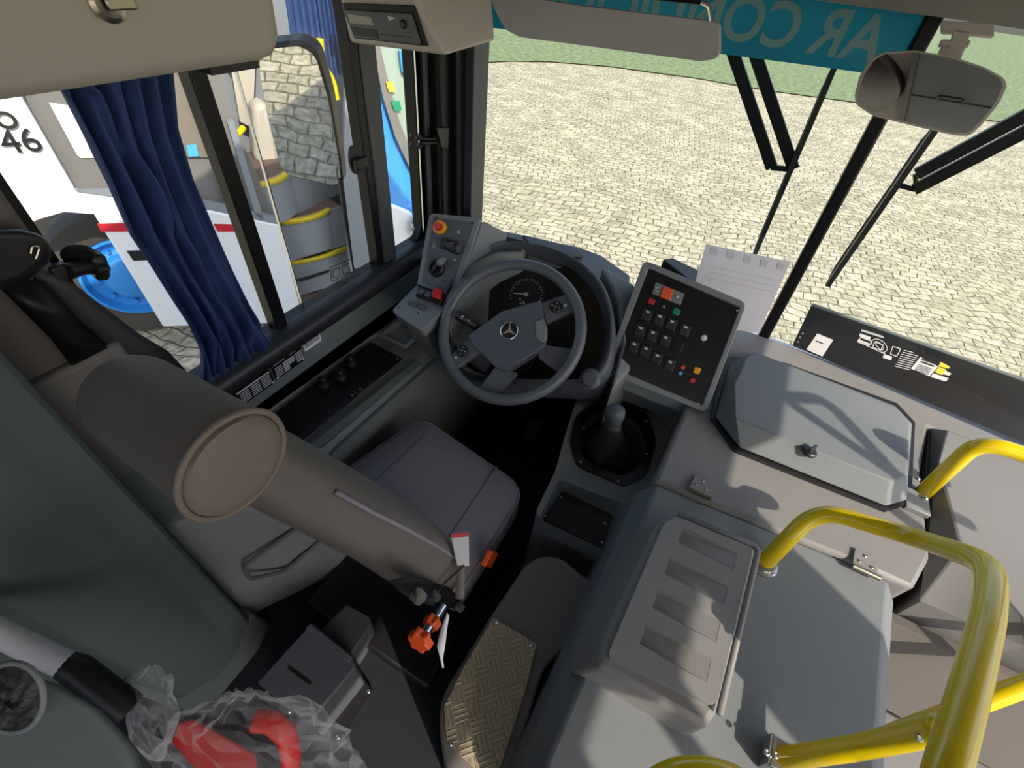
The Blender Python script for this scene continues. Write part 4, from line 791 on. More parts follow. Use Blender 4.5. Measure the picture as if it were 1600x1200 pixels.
for p, r in (((649, 927), .011), ((676, 927), .007), ((715, 945), .009)): b = B(); c = q(*p, -.20); b.cyl(c, c + V((.014, -.004, .004)), r, seg=6); obj('bolt', b, 'steel', st)
a_, c_ = q(692, 948, -.195), D(657, 1000, .79); b = B(); b.tube([a_, c_], .009, 14); obj('adjuster_rod', b, 'chrome', st)
def star_knob(c, ax, R0, name='adjuster_knob', seg=6):
    ax = ax.normalized(); up = V((0, 0, 1)); nx = ax.cross(up).normalized(); ny = ax.cross(nx); n = 48; b = B(); rs = []
    for h, f in ((-.008, .88), (-.006, 1), (.006, 1), (.009, .85)): rs.append([c + ax * h + nx * math.cos(a) * R0 * f * (1 + .14 * math.cos(seg * a)) + ny * math.sin(a) * R0 * f * (1 + .14 * math.cos(seg * a)) for a in [2 * math.pi * k / n for k in range(n)]])
    b.rings(rs); return obj(name, b, 'orange', st, label='orange star shaped knob')
axk = (c_ - a_).normalized(); star_knob(a_.lerp(c_, .50), axk, .014); star_knob(a_.lerp(c_, 1.0), axk, .020)
b = B(); lv_ = [q(*p, -.20) for p in ((770, 862), (779, 865), (768, 888), (758, 886))]; b.ext(lv_, (-.014, 0, 0)); obj('tilt_lever', b, 'orange', st, bevel=.003, label='orange lever')
b = B(); b.prism([D(*p, .83) for p in ((704, 838), (732, 834), (733, 885), (714, 884))], [D(*p, .845) for p in ((704, 838), (732, 834), (733, 885), (714, 884))]); bu = obj('belt_buckle', b, 'label', st, bevel=.002, label='pale grey belt buckle')
b = B(); b.prism([D(*p, .828) for p in ((704, 834), (731, 832), (732, 838), (707, 841))], [D(*p, .845) for p in ((704, 834), (731, 832), (732, 838), (707, 841))]); obj('release_button', b, 'redb', bu, label='red release button')
b = B(); b.tube([D(721, 884, .838), D(720, 905, .84), D(718, 935, .84)], [.005, .008, .008], 8, flat=.4); obj('buckle_stalk', b, 'fabricb', st)
b = B(); rows = [[D(x, y, d) for x, y in rw] for rw, d in ((((698, 957), (702, 962)), .80), (((688, 985), (700, 972)), .80), (((683, 1010), (696, 1005)), .79), (((688, 1030), (692, 1030)), .80), (((691, 1044), (694, 1043)), .80))]; b.grid(rows); obj('care_tag', b, 'paper', st, solid=.001, smooth=180)
b = B(); b.tube(fillet([D(730, 870, .84), D(724, 885, .83), D(690, 915, .80), D(678, 935, .79)], .02), .0018, 6); obj('cable', b, 'black', st)
# ================================================================== COIN BOX
cb = thing('coin_box', 'small grey box with a slot in its lid, on the dark floor behind the seat', 'box', (-.5, .08, 0))
m1 = [Z(*p, .20) for p in ((487, 972), (548, 1018), (556, 1042), (482, 1132), (401, 1066))]
b = B(); b.prism(m1, [V((p.x, p.y, 0)) for p in m1]); obj('body', b, 'dashd', cb, bevel=.005)
b = B(); b.ext([Z(*p, .203) for p in ((487, 976), (552, 1028), (545, 1036), (478, 984))], (0, 0, .012)); obj('lid_step', b, 'dashd', cb, bevel=.002)
b = B(); b.ext(rpoly([Z(*p, .2015) for p in ((452, 1040), (487, 1066), (484, 1071), (449, 1045))], .002), (0, 0, .001)); obj('coin_slot', b, 'black', cb, label='black slot')
m2 = [Z(*p, .13) for p in ((541, 943), (578, 962), (580, 975), (548, 1025), (500, 985))]
b = B(); b.prism(m2, [V((p.x, p.y, 0)) for p in m2]); obj('rear_block', b, 'dashd', cb, bevel=.005)
b = B(); b.prism([Z(*p, .03) for p in ((568, 1060), (582, 1080), (530, 1160), (500, 1150))], [Z(*p, .0) for p in ((568, 1060), (582, 1080), (530, 1160), (500, 1150))]); obj('floor_rail', b, 'black', cb)
for p in ((576, 1080), (528, 1152), (452, 1112)): screw(UP, Z(*p, .03), cb, .006)
# ================================================================== WALL LINING BEHIND SEAT
tb = thing('side_trim_panel', 'tall green grey moulded trim block on the left wall behind the driver seat', 'panel', (-.88, 0, 0))
k1 = [V((-.949, .10, 1.22)), V((-.805, .10, 1.22)), V((-.80, .09, 1.22)), V((-.775, .03, 1.22)), V((-.77, -.05, 1.22)), V((-.80, -.12, 1.22)), V((-.949, -.16, 1.22))]
b = B(); b.prism(k1, [V((p.x + (.02 if p.x > -.9 else 0), p.y, 0)) for p in k1]); obj('body', b, 'trim', tb, bevel=.012, seg=3)
b = B(); b.prism([V((p.x + .012 * (p.x > -.9), p.y + (.015 if p.y > 0 else -.01), .075)) for p in k1], [V((p.x + .04 * (p.x > -.9), p.y + (.03 if p.y > 0 else -.02), 0)) for p in k1]); obj('skirting', b, 'trim', tb, bevel=.006)
b = B(); b.prism([V((-.949, .28, .70)), V((-.915, .28, .70)), V((-.91, .102, .74)), V((-.949, .102, .74))], [V((-.949, .30, .5)), V((-.88, .28, .5)), V((-.87, .102, .5)), V((-.949, .102, .5))]); obj('lower_moulding', b, 'trim', tb, bevel=.008)
b = B(); q = [V((-.868, .33, .40)), V((-.862, .22, .42)), V((-.842, .20, .30)), V((-.842, .31, .26))]
b.tube(fillet([X(498, 800, -.725), X(380, 885, -.795), X(390, 905, -.79), X(445, 893, -.765), X(500, 845, -.725)], .02), .006, 8); obj('moulded_rib', b, 'trim', tb)
b = B(); b.tube([V((-.925, .11, .60)), V((-.915, .30, .56))], .004, 8); b.tube([V((-.895, .11, .42)), V((-.88, .33, .38))], .004, 8); obj('moulded_seam', b, 'trim', tb)
b = B(); b.prism([V((-.949, .27, .98)), V((-.90, .245, .98)), V((-.90, .10, .98)), V((-.949, .10, .98))], [V((-.949, .27, .70)), V((-.90, .25, .70)), V((-.90, .10, .70)), V((-.949, .10, .70))]); obj('upper_lining', b, 'tan', tb, bevel=.01)
# rear left corner: low rail and grey shell close to the camera
rl = thing('rear_rail', 'pale grey rail with black end collar low in the bottom left corner', 'rail', D(60, 1010, .68))
b = B(); b.tube([D(-120, 930, .66), D(105, 1040, .70)], .018, 20); obj('tube', b, 'label', rl)
b = B(); b.tube([D(102, 1038, .70), D(118, 1046, .702), D(200, 1110, .72)], [.0185, .022, .024], 16); obj('end_collar', b, 'black', rl)
sh = thing('rear_shell', 'smooth grey green moulded shell filling the bottom left corner, holding a black oval inlay', 'panel', D(80, 1130, .5))
b = B(); q = [D(*p) for p in ((-80, 985, .50), (0, 1035, .50), (80, 1058, .51), (150, 1100, .52), (205, 1165, .53), (235, 1260, .54), (-80, 1260, .47))]; b.prism(q, [p + (-SD * 0) + V((0, -.02, -.12)) for p in q]); obj('shell', b, 'trim', sh, bevel=.018, seg=4)
b = B(); n_ = 32; cc = D(20, 1090, .488); exx = CR; eyy = (CD * 1.0)
rows = []
for j in range(9):
    f = j / 8; rows.append([cc + exx * (math.cos(a) * .030 * f) + eyy * (math.sin(a) * .034 * f) - CF * (.007 * (1 - f * f) + .004 * math.sin(a * 5 + j * 1.7) * math.sin(f * 3.1) + .003 * math.sin(a * 11 + j)) for a in [2 * math.pi * k / n_ for k in range(n_)]])
b.rings(rows, cap=False); obj('oval_inlay', b, 'leather', sh, smooth=180, label='crumpled glossy black inlay')
b = B(); b.tube([cc + exx * (math.cos(a) * .033) + eyy * (math.sin(a) * .037) for a in [2 * math.pi * k / n_ for k in range(n_)]], .003, 8, closed=True); obj('inlay_rim', b, 'dash', sh)
# ================================================================== PLASTIC BAG WITH RED PARTS
bg_ = thing('red_triangle_pack', 'red plastic safety part wrapped in clear film at the bottom edge behind the seat', 'package', (-.42, -.06, .3))
b = B(); b.prism([D(*p) for p in ((278, 1130, .74), (300, 1122, .74), (400, 1178, .72), (405, 1230, .70), (330, 1230, .70), (268, 1160, .73))], [D(*p) for p in ((278, 1130, .77), (300, 1122, .77), (400, 1178, .75), (405, 1230, .74), (330, 1230, .74), (268, 1160, .76))]); obj('red_bar', b, 'red', bg_, bevel=.004)
b = B(); b.tube([D(x, y, .74) for x, y in ((398, 1126), (425, 1128), (448, 1150), (455, 1185), (450, 1240))], .017, 12, flat=.5); obj('red_arc', b, 'red', bg_, smooth=60)
from mathutils import noise
b = B(); rows = []
def film(cx, cy, d, rx, ry, seedv, nu=44, nv=22, sp=0):
    b = B(); rows = []
    for i in range(nv + 1):
        th = math.pi * i / nv; rw = []
        for j in range(nu):
            a = 2 * math.pi * j / nu; p = V((math.cos(a) * math.sin(th), math.cos(th), math.sin(a) * math.sin(th) * .55)); n1 = noise.noise(p * 2.2 + V((seedv, 0, 0))); n2 = 1 - abs(noise.noise(p * 5.5 + V((0, seedv, 0)))) * 2
            r = 1 + .25 * n1 + .22 * n2; rw.append(D(cx + p.x * rx * r, cy + p.y * ry * r, d - p.z * .06 * r))
        rows.append(rw)
    b.rings(rows, cap=False); bmesh.ops.remove_doubles(b.bm, verts=b.bm.verts, dist=.0004); return b
obj('clear_film', film(400, 1190, .74, 135, 95, 3.1), PF, bg_, smooth=0, label='crumpled clear film')
fb = thing('film_scrap', 'crumpled scrap of clear plastic film left of the red package', 'film', D(230, 1100, .74)); obj('clear_film', film(238, 1115, .74, 36, 62, 9.7, 34, 18), PF, fb, smooth=0)
# ================================================================== SEAT BELT UPPER
W_ = lambda px, py, o=0: X(px, py, -.915 + o)
bt_ = thing('belt_reel_cover', 'dark rounded seat belt guide with its strap, on the pillar at the left edge', 'seat belt', W_(30, 400))
gpts = ((-60, 360), (30, 358), (66, 366), (84, 390), (76, 412), (40, 440), (-60, 470))
b = B(); b.prism([W_(*p, .05) for p in gpts], [W_(*p, -.01) for p in gpts]); obj('guide_cover', b, 'black', bt_, bevel=.012, seg=4)
b = B(); b.tube(fillet([W_(48, 396, .052), W_(50, 384, .052), W_(62, 386, .052), W_(56, 404, .052)], .01), .0022, 8); obj('guide_slot', b, 'latch', bt_)
b = B(); b.grid([[W_(*p) for p in r_] for r_ in (((30, 405), (86, 430)), ((60, 440), (118, 446)), ((95, 480), (165, 482)), ((130, 515), (215, 520)), ((165, 545), (262, 548)), ((200, 590), (300, 590)))]); obj('strap', b, 'leather', bt_, solid=.004, smooth=180)
b = B(); b.grid([[W_(*p, .008) for p in r_] for r_ in (((-20, 430), (66, 440)), ((30, 480), (120, 500)), ((80, 530), (170, 545)), ((110, 570), (200, 580)))]); obj('strap', b, 'bframe', bt_, solid=.004, smooth=180)
wk = thing('window_clamp', 'black clamp knob holding the window pane beside the belt guide', 'clamp', W_(130, 410, -.02))
q_ = [W_(*p, .0) for p in ((76, 420), (108, 412), (118, 435), (92, 446))]; b = B(); b.prism(q_, [p - V((.02, 0, 0)) for p in q_]); obj('bracket', b, 'black', wk, bevel=.004)
b = B(); b.tube([W_(104, 425), W_(125, 418, -.01), W_(150, 416, -.02)], .013, 14); b.lathe(W_(125, 402, -.02), V((-.6, .3, .2)), [(.001, -.004), (.022, -.004), (.024, .004), (.015, .008), (.001, .008)], 24); obj('clamp_shaft', b, 'black', wk, smooth=40)
b = B(); c = W_(152, 414, -.02); ax = V((.15, .95, -.25)).normalized(); nx = ax.cross(UP).normalized(); ny = ax.cross(nx)
b.rings([[c + ax * h_ + (nx * math.cos(a) + ny * math.sin(a)) * (r_ * (1 + .10 * math.cos(6 * a))) for a in [2 * math.pi * k / 48 for k in range(48)]] for h_, r_ in ((-.01, .02), (-.006, .024), (.006, .024), (.011, .019))]); obj('clamp_knob', b, 'black', wk, smooth=40)
# ================================================================== CURTAIN
ct = thing('curtain', 'navy blue gathered curtain tied together in front of the side window', 'curtain', (-.9, .42, .8))
Lp = [(84, 128), (92, 148), (135, 225), (172, 295), (205, 370), (240, 425), (285, 500), (306, 545), (311, 600)]; Rp = [(256, 90), (262, 115), (272, 200), (298, 280), (330, 350), (362, 420), (392, 480), (412, 515), (424, 540)]
def samp(A, t): s = t * (len(A) - 1); i = min(int(s), len(A) - 2); f = s - i; return (A[i][0] * (1 - f) + A[i + 1][0] * f, A[i][1] * (1 - f) + A[i + 1][1] * f)
b = B(); rows = []; NU, NV = 90, 48
for j in range(NV + 1):
    t = j / NV; l, r = samp(Lp, t), samp(Rp, t); rw = []; pin = math.exp(-((t - .62) / .10) ** 2)
    for i in range(NU + 1):
        u = i / NU; uu = u + .035 * math.sin(u * 9 + t * 3); x_, y_ = l[0] * (1 - u) + r[0] * u, l[1] * (1 - u) + r[1] * u
        bot = max(0, (t - .7) / .3)
        fold = (.022 * math.sin(uu * 2 * math.pi * 5 + math.sin(t * 3) * 1.4) + .006 * math.sin(uu * 2 * math.pi * 11 + t * 2)) * (1 - .5 * pin) * (1 - .55 * bot) + bot * (.014 * math.sin(uu * 2 * math.pi * 12 + 2 * math.sin(t * 14)))
        fold += .028 * math.exp(-((u - (.15 + .75 * t)) / .05) ** 2) * (t < .72) * min(1, (.72 - t) * 6) - .020 * pin * math.exp(-((u - .55) / .08) ** 2)
        p = X(x_, y_ + (bot ** 2) * 3 * math.sin(uu * 75), -.895); rw.append(p + V((fold, 0, 0)))
    rows.append(rw)
b.grid(rows); obj('cloth', b, 'curtain', ct, smooth=180, solid=.0015)
# ================================================================== OVERHEAD LOCKER
ol = thing('overhead_locker', 'beige overhead locker above the side window with a small metal latch', 'locker', (-.85, .1, 1.4))
pr = [(-.949, 1.41), (-.78, 1.393), (-.757, 1.398), (-.745, 1.415), (-.70, 1.80), (-.72, 2.04), (-.949, 2.04)]
ee = .64; b = B(); b.rings([[V((x, y, z)) for x, z in pr] for y in (-.9, 0, .3, ee - .06)] + [[V((-.95 + (x + .95) * f, ee - .06 + dy, 1.40 + (z - 1.40) * (1 if z > 1.5 else 1) + g_)) for x, z in pr] for f, dy, g_ in ((.98, .03, .004), (.93, .048, .012), (.84, .058, .03))]); obj('body', b, 'beige', ol, smooth=50)
c = X(165, 5, -.738); b = B(); b.lathe(c, (1, 0, .1), [(.018, -.002), (.019, .003), (.014, .006), (.001, .004)], 24); l_ = obj('latch', b, 'latch', ol); b = B(); b.obox(c + V((.009, .012, 0)), V((0, 1, 0)), V((0, 0, 1)), V((1, 0, 0)), .034, .012, .004); obj('latch_tab', b, 'latch', l_, bevel=.002)
b = B(); b.box((-.80, .50, 1.386), (-.765, .585, 1.398)); obj('strip', b, 'black', ol)
# ================================================================== TACHOGRAPH HOUSING
th = thing('recorder_housing', 'beige wedge housing with a black tachograph unit, above the front side window', 'housing', (-.83, 1.0, 1.36))
f1, f2 = Y(545, 67, .98), Y(698, 87, .98); f3, f4 = V((-.72, 1.26, 1.372)), V((-.948, 1.26, 1.352)); f1.x = max(f1.x, -.948)
u1, u2, u3, u4 = Y(524, -14, .965), Y(634, -22, .965), Y(768, -24, 1.27), V((-.948, 1.27, 1.6))
u1.x = max(u1.x, -.948)
h_ = 1.8; 
def up_to(a, c, z): return a + (c - a) * ((z - a.z) / (c.z - a.z))
b = B(); b.prism([up_to(f1, u1, 1.62), up_to(f2, u2, 1.62), up_to(f3, u3, 1.62), V((-.948, 1.26, 1.62))], [f1, f2, f3, f4]); obj('housing', b, 'beige', th, bevel=.008)
nf = (f2 - f1).cross(up_to(f2, u2, 1.62) - f2).normalized(); hf = Frame(f1, f2 - f1, (u1 - f1)); 
if hf.ez.dot(CAM - f1) < 0: hf = Frame(f2, f1 - f2, (u1 - f1))
def hp_(name, pts, w0, h, m, par, **k): b = B(); b.ext([hf.px(x, y, w0 + h) for x, y in pts], -hf.ez * h); return obj(name, b, m, par, **k)
ru = hp_('tachograph', [(536, 4), (649, 8), (670, 72), (555, 59)], 0, .004, 'bframe', th, bevel=.001)
hp_('fascia', [(539, 14), (646, 20), (661, 68), (557, 57)], .004, .004, 'dashd', ru, bevel=.001); hp_('display', [(547, 20), (583, 25), (588, 38), (551, 34)], .008, .001, 'lcd', ru, label='grey display'); hp_('ticket_slot', [(552, 41), (592, 46), (595, 58), (558, 53)], .008, .002, 'black', ru); hp_('drawer_line', [(598, 51), (647, 56), (647, 57.5), (598, 52.5)], .008, .0005, 'black', ru); hp_('triangle_mark', [(609, 24), (623, 26), (612, 31)], .008, .0006, 'label', ru)
c = hf.px(634, 36, .008); b = B(); b.lathe(c, hf.ez, [(.008, 0), (.008, .004), (.006, .006), (.001, .006)], 18); obj('round_button', b, 'black', ru)
# ================================================================== SUN VISOR
sv = thing('sun_visor', 'grey padded sun visor hanging below the header in front of the banner', 'sun visor', Y(950, 30, 1.28))
vy = [(762, -14), (772, 14), (789, 46), (812, 58), (1096, 96), (1118, 92), (1124, 84), (1124, 40), (1118, 34), (900, 8)]
q = rpoly([Y(*p, 1.28) for p in vy], .008, 3); b = B(); b.prism(q, [p + V((0, .022, 0)) for p in q]); obj('pad', b, 'visor', sv, bevel=.006, seg=3)
b = B(); b.tube(fillet([Y(1112, 42, 1.285), Y(1108, 8, 1.285), Y(1094, 2, 1.30), Y(1060, -6, 1.36)], .01), .0045, 8); obj('visor_arm', b, 'chrome', sv); b = B(); b.tube([Y(1020, -4, 1.27), Y(1095, 4, 1.27)], .004, 8); obj('visor_rod', b, 'bframe', sv)
b = B(); c = Y(748, 17, 1.30); b.lathe(c, (0, -1, .2), [(.013, -.01), (.013, .01), (.009, .013), (.004, .008), (.001, .008)], 18); obj('pivot', b, 'dash', sv)
# ================================================================== BANNER
bn = thing('banner', 'teal banner on the windscreen top with mirrored lettering, seen from behind', 'banner', (-.35, 1.5, 1.38))
b = B(); n_ = 24; rows = [[V((-.87 + (1.07) * i / n_, YW(-.87 + 1.07 * i / n_) + .006, (z0 if z0 > 1.5 else 1.372 + .037 * i / n_))) for i in range(n_ + 1)] for z0 in (1.0, 1.60)]; b.grid(rows); obj('vinyl', b, 'teal', bn, smooth=180)
tm = textmesh('AR CONDICIONADO', .124, (.136, 0, 1.428), (-1, 0, 0), (.0, 0, 1), .0, .0024, .955)
for v in tm.bm.verts: v.co.y = YW(v.co.x) + .0035
obj('lettering', tm, 'tealtext', bn, smooth=0, label='pale mirrored lettering')
b = B(); rows = [[V((-.87 + 1.07 * i / n_, YW(-.87 + 1.07 * i / n_) + .002, z)) for i in range(n_ + 1)] for z in (1.523, 1.53)]; b.grid(rows); obj('hem', b, 'label', bn, smooth=180)
# ================================================================== INTERIOR MIRROR
im = thing('interior_mirror', 'rounded interior mirror in a beige shell hanging from the windscreen header', 'mirror', D(1455, 140, .85))
nM = (V((-.10, -.86, .13))).normalized(); mf = Frame(D(1455, 142, .86), (1, -.12, .06), (0, .22, 1))
om = [(1337, 150), (1345, 118), (1362, 92), (1380, 82), (1430, 79), (1490, 89), (1540, 106), (1568, 122), (1573, 134), (1560, 162), (1534, 194), (1515, 211), (1490, 210), (1430, 196), (1365, 180), (1340, 163)]
q = rpoly([mf.px(*p) for p in om], .006, 3)[::1]; cc = sum(q, V()) / len(q)
b = B(); b.rings([q, [p - mf.ez * .006 + (p - cc) * .02 for p in q], [cc + (p - cc) * .9 - mf.ez * .022 for p in q], [cc + (p - cc) * .55 - mf.ez * .03 for p in q]]); obj('shell', b, 'beige', im, smooth=50)
b = B(); b.ext([cc + (p - cc) * .955 + mf.ez * .0012 for p in q], -mf.ez * .001); obj('mirror_glass', b, 'mirror', im, smooth=0)
b = B(); b.prism([mf.px(*p, -.03) for p in ((1482, 96), (1502, 100), (1524, 42), (1494, 38))], [mf.px(*p, -.04) for p in ((1482, 96), (1502, 100), (1524, 42), (1494, 38))]); b.prism([mf.px(*p, -.03) for p in ((1475, 45), (1560, 52), (1560, 30), (1475, 26))], [mf.px(*p, -.05) for p in ((1475, 45), (1560, 52), (1560, 30), (1475, 26))]); b.cyl(mf.px(1472, 62, -.035), mf.px(1520, 64, -.035), .006); b.prism([mf.px(*p, -.02) for p in ((1468, 80), (1505, 90), (1508, 76), (1475, 68))], [mf.px(*p, -.045) for p in ((1468, 80), (1505, 90), (1508, 76), (1475, 68))]); obj('mounting_arm', b, 'beige', im, bevel=.002)
# ================================================================== WIPERS (outside the windscreen)
def wiper(label, arms, link, blade, off=.07):
    t = thing('windscreen_wiper', label, 'wiper', Y(*blade[1], 1.66), 'windscreen wipers')
    for a in arms: b = B(); p = [Y(*q, 1.64) for q in a]; e = (p[1] - p[0]).normalized(); b.obox((p[0] + p[1]) / 2, e, e.cross(V((0, 1, 0))).normalized(), V((0, 1, 0)), (p[1] - p[0]).length, .030, .016); obj('arm', b, 'bframe', t, bevel=.002)
    b = B(); b.tube([Y(*q, 1.64) for q in link], .008, 8); obj('link', b, 'bframe', t)
    a, c = Y(*blade[0], 1.62), Y(*blade[1], 1.62); e = (c - a).normalized(); L_ = (c - a).length; n = e.cross(V((0, 1, 0)))
    b = B(); b.obox((a + c) / 2, e, n, V((0, 1, 0)), L_, .014, .018); bl_ = obj('blade', b, 'rubber', t)
    b = B(); 
    for k in range(6): f0, f1 = .04 + k * .16, .04 + k * .16 + .12; b.tube([a.lerp(c, f0) + V((0, .012, 0)), a.lerp(c, (f0 + f1) / 2) + V((0, .026, 0)), a.lerp(c, f1) + V((0, .012, 0))], .008, 6)
    b.tube([a.lerp(c, .1) + V((0, .026, 0)), a.lerp(c, .9) + V((0, .026, 0))], .009, 6); obj('blade_frame', b, 'bframe', bl_)
    return t
wiper('windscreen wiper on the driver side, arms coming down from above left of the centre post', (((1138, 60), (1206, 262)), ((1172, 60), (1240, 264))), ((1205, 262), (1240, 265)), ((1306, 100), (1178, 400)))
wiper('windscreen wiper on the passenger side, arms reaching in from the right edge', (((1640, 160), (1432, 272)), ((1640, 186), (1428, 296))), ((1432, 272), (1428, 296), (1394, 286)), ((1470, 190), (1293, 446)))
# ================================================================== WINDOW FITTINGS
lt = thing('window_catch', 'round black catch on the sliding side window beside the front post', 'catch', X(555, 250, -.95))
c = X(553, 250, -.955); b = B(); q = [c + V((.004, math.cos(a) * .018, math.sin(a) * .036)) for a in [2 * math.pi * k / 24 for k in range(24)]]; b.ext(q, (-.008, 0, 0)); obj('catch_plate', b, 'black', lt, bevel=.002)
b = B(); b.box((c.x + .004, c.y - .012, c.z - .022), (c.x + .02, c.y + .034, c.z + .006)); obj('catch_grip', b, 'black', lt, bevel=.003)
sc_ = thing('sill_catch', 'small black catch on the sill below the sliding window', 'catch', X(545, 458, -.93)); c = X(547, 458, -.93); b = B(); b.box((c.x - .01, c.y - .015, c.z - .01), (c.x + .012, c.y + .012, c.z + .012)); b.tube([c, c + V((.0, -.09, 0))], .006, 8); obj('catch_body', b, 'black', sc_, bevel=.002)
pl_ = thing('pillar_latch', 'black jointed latch bracket fixed across the front left pillar', 'bracket', X(670, 215, -.90))
b = B(); b.tube([X(650, 216, -.92), X(672, 218, -.90), X(693, 214, -.875)], .006, 8); b.tube([X(660, 224, -.90), X(695, 222, -.875)], .005, 8)
for p in ((643, 212), (643, 226), (655, 212), (655, 226)): b.cyl(X(*p, -.92), X(*p, -.92) + V((.012, -.012, 0)), .007)
b.prism([X(*p, -.87) for p in ((682, 200), (702, 200), (700, 232), (690, 230))], [X(*p, -.89) for p in ((682, 200), (702, 200), (700, 232), (690, 230))]); obj('bracket', b, 'black', pl_, bevel=.001)
# window leaflet printing on the side glass
ws = thing('glass_sticker', 'faint clear instruction sticker in the lower front corner of the sliding window', 'sticker', X(535, 430, -.962))
b = B()
def wl2(x0, y0, x1, y1, w_=.5):
    dxx, dyy = x1 - x0, y1 - y0; L_ = math.hypot(dxx, dyy); nx, ny = -dyy / L_ * w_, dxx / L_ * w_; b.ext([X(x, y, -.9615) for x, y in ((x0 + nx, y0 + ny), (x1 + nx, y1 + ny), (x1 - nx, y1 - ny), (x0 - nx, y0 - ny))], (.0006, 0, 0))
for q_ in (((516, 418), (550, 404), (552, 424), (518, 440)), ((520, 422), (530, 418), (531, 430), (521, 434)), ((534, 416), (545, 411), (547, 424), (536, 429))):
    for i in range(4): wl2(*q_[i], *q_[(i + 1) % 4])
for i in range(3): wl2(522, 446 + i * 4, 556, 430 + i * 4, .4)
obj('printed_lines', b, 'bframe', ws)
# ================================================================== HANDRAILS
def flange(c, n, par, r=.03): b = B(); b.lathe(c, n, [(r, 0), (r, .004), (.023, .006), (.022, .016), (.020, .016)], 24); f_ = obj('base_flange', b, 'steel', par); [screw(n, c + V((math.cos(a), math.sin(a), 0)) * (r * .82) + V(n) * .004, par, .005) for a in (-.6, 1.5, 3.6)]; return f_
h1_ = thing('handrail', 'yellow tubular handrail looping over the engine cover beside the storage box', 'handrail', (.349, .696, .632), 'yellow handrails')
path = [Z(1192, 882, .636), D(1275, 797, .985), D(1330, 810, .96), D(1430, 840, .88), D(1512, 868, .74), D(1545, 960, .60), D(1515, 1080, .51), D(1470, 1235, .43), D(1440, 1400, .40)]
b = B(); sm = []
pp = [path[0], path[1]] ; b.tube(fillet([path[0], path[1] + (path[1] - path[0]) * .03, path[3], path[4] + (path[4] - path[3]) * .35 , path[5] + (path[5] - path[6]) * .1, path[6], path[7], path[8]], .055, 10), .0178, 20); obj('tube', b, 'yellow', h1_, smooth=180); flange(Z(1192, 882, .632), UP, h1_)
b = B(); b.tube([Z(1212, 1187, .66), D(1340, 1168, .70), D(1462, 1140, .57), D(1475, 1136, .56)], .0165, 20); cb_ = obj('cross_bar', b, 'yellow', h1_, smooth=180); 
b = B(); b.obox(Z(1212, 1182, .655), V((1, 0, 0)), V((0, 1, 0)), UP, .035, .05, .04); obj('clamp', b, 'steel', h1_, bevel=.004)
for p in ((1198, 1176), (1212, 1180)): screw(UP, Z(*p, .677), h1_, .005)
screw(V((0, -.3, 1)), D(1436, 1152, .575), h1_, .005, 'dash')
h2_ = thing('handrail', 'yellow tubular handrail at the right edge, standing beyond the near handrail', 'handrail', Z(1440, 770, .645), 'yellow handrails')
b = B(); b.tube(fillet([Z(1442, 770, .65), D(1530, 688, 1.04), D(1625, 718, 1.0), D(1800, 800, .9)], .05, 10), .018, 20); obj('tube', b, 'yellow', h2_, smooth=180); b = B(); b.box((.645, 1.03, .64), (.70, 1.10, .655)); obj('base_plate', b, 'dash', h2_, bevel=.003)
for p in ((1434, 748), (1446, 778)): screw(UP, Z(*p, .66), h2_, .006)
h3_ = thing('handrail', 'low straight yellow rail passing behind the near handrail above the entry step', 'handrail', D(1390, 1145, .92), 'yellow handrails')
b = B(); b.tube([D(1330, 1172, .93), D(1610, 1068, .88), D(1900, 960, .84)], .018, 20); obj('tube', b, 'yellow', h3_, smooth=180)
h4_ = thing('handrail', 'yellow rail arching just into view at the bottom edge', 'handrail', D(1110, 1215, .5), 'yellow handrails')
b = B(); b.tube(fillet([D(960, 1290, .50), D(1050, 1212, .50), D(1130, 1212, .50), D(1240, 1290, .50)], .04, 8), .018, 20); obj('tube', b, 'yellow', h4_, smooth=180)

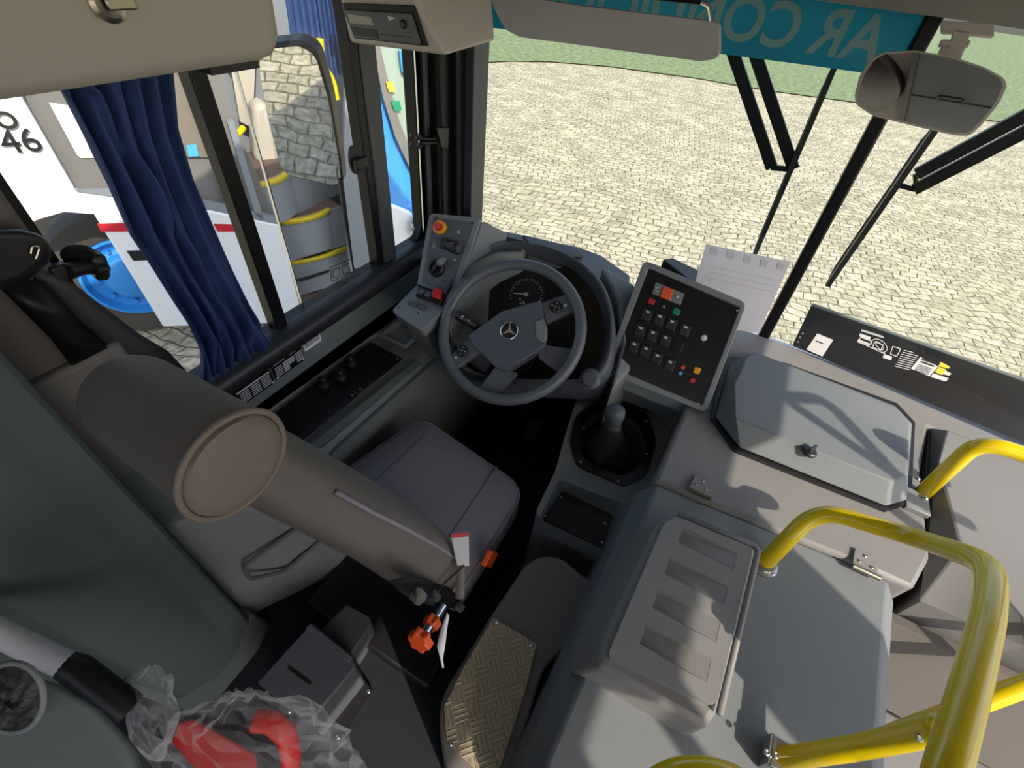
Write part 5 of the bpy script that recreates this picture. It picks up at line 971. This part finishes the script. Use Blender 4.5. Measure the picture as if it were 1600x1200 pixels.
# ================================================================== DOORWAY GRAB RAILS ADDED OUT OF VIEW (to cast shade on hatch and box) AND REAR OF THE CAB
def to_door(px, py, z, x): p = Z(px, py, z); return p + SD * ((x - p.x) / SD.x)
g1_ = thing('handrail', 'curved yellow grab rail added at the entrance door, out of view, to shade the hatch', 'handrail', (1.25, .5, 1.0), 'yellow handrails')
b = B(); b.tube(fillet([to_door(1120, 618, .71, 1.25), to_door(1285, 622, .71, 1.25), to_door(1420, 770, .71, 1.25), to_door(1500, 860, .66, 1.25)], .06), .017, 14); obj('tube', b, 'yellow', g1_, smooth=180)  # added rail, path traced towards the sun from the hatch shade bands
b = B(); b.tube([to_door(1235, 632, .71, 1.25), to_door(1395, 742, .71, 1.25), to_door(1500, 815, .66, 1.25)], .016, 14); obj('lower_tube', b, 'yellow', g1_, smooth=180)
g2_ = thing('handrail', 'upright yellow poles added out of view behind the entrance door to stripe the sunlight', 'handrail', (1.28, -.3, .3), 'yellow handrails')  # unseen poles, added for the stripes of shade on the storage box
b = B(); b.tube([V((1.28, -.27, .3)), V((1.28, -.27, 2.04))], .02, 14); b.tube([V((1.28, -.47, .3)), V((1.28, -.47, 2.04))], .02, 14); obj('tube', b, 'yellow', g2_, smooth=180)

ch = thing('ceiling_hatch', 'blue grey ceiling hatch with a wire handle, visible only in the interior mirror', 'hatch', (.35, -.6, 2.03))
b = B(); b.box((-.02, -1.2, 2.03), (.9, -.1, 2.049)); obj('panel', b, 'stepg', ch, bevel=.004)
b = B(); b.box((-.02, -.66, 2.026), (.9, -.65, 2.031)); b.box((-.035, -1.2, 2.02), (-.015, -.1, 2.035)); obj('seam', b, 'bframe', ch)
b = B(); b.tube(fillet([V((.10, -.66, 2.02)), V((.10, -.56, 2.015)), V((.20, -.56, 2.015)), V((.20, -.66, 2.02))], .02), .004, 8); obj('handle', b, 'bframe', ch)
cs = thing('mirror_dark_pad', 'black pad added on the ceiling to darken one half of the interior mirror', 'cover', (-.4, -.6, 2.0))  # added pad, placed where the mirror should reflect something dark
b = B(); b.rings([[V((-.42 + math.cos(a) * .37 * f, -.62 + math.sin(a) * .5 * f, z)) for a in [2 * math.pi * k / 40 for k in range(40)]] for f, z in ((1.0, 2.045), (.98, 2.02), (.8, 2.0), (.3, 1.99))]); obj('pad', b, 'blackg', cs, smooth=50)
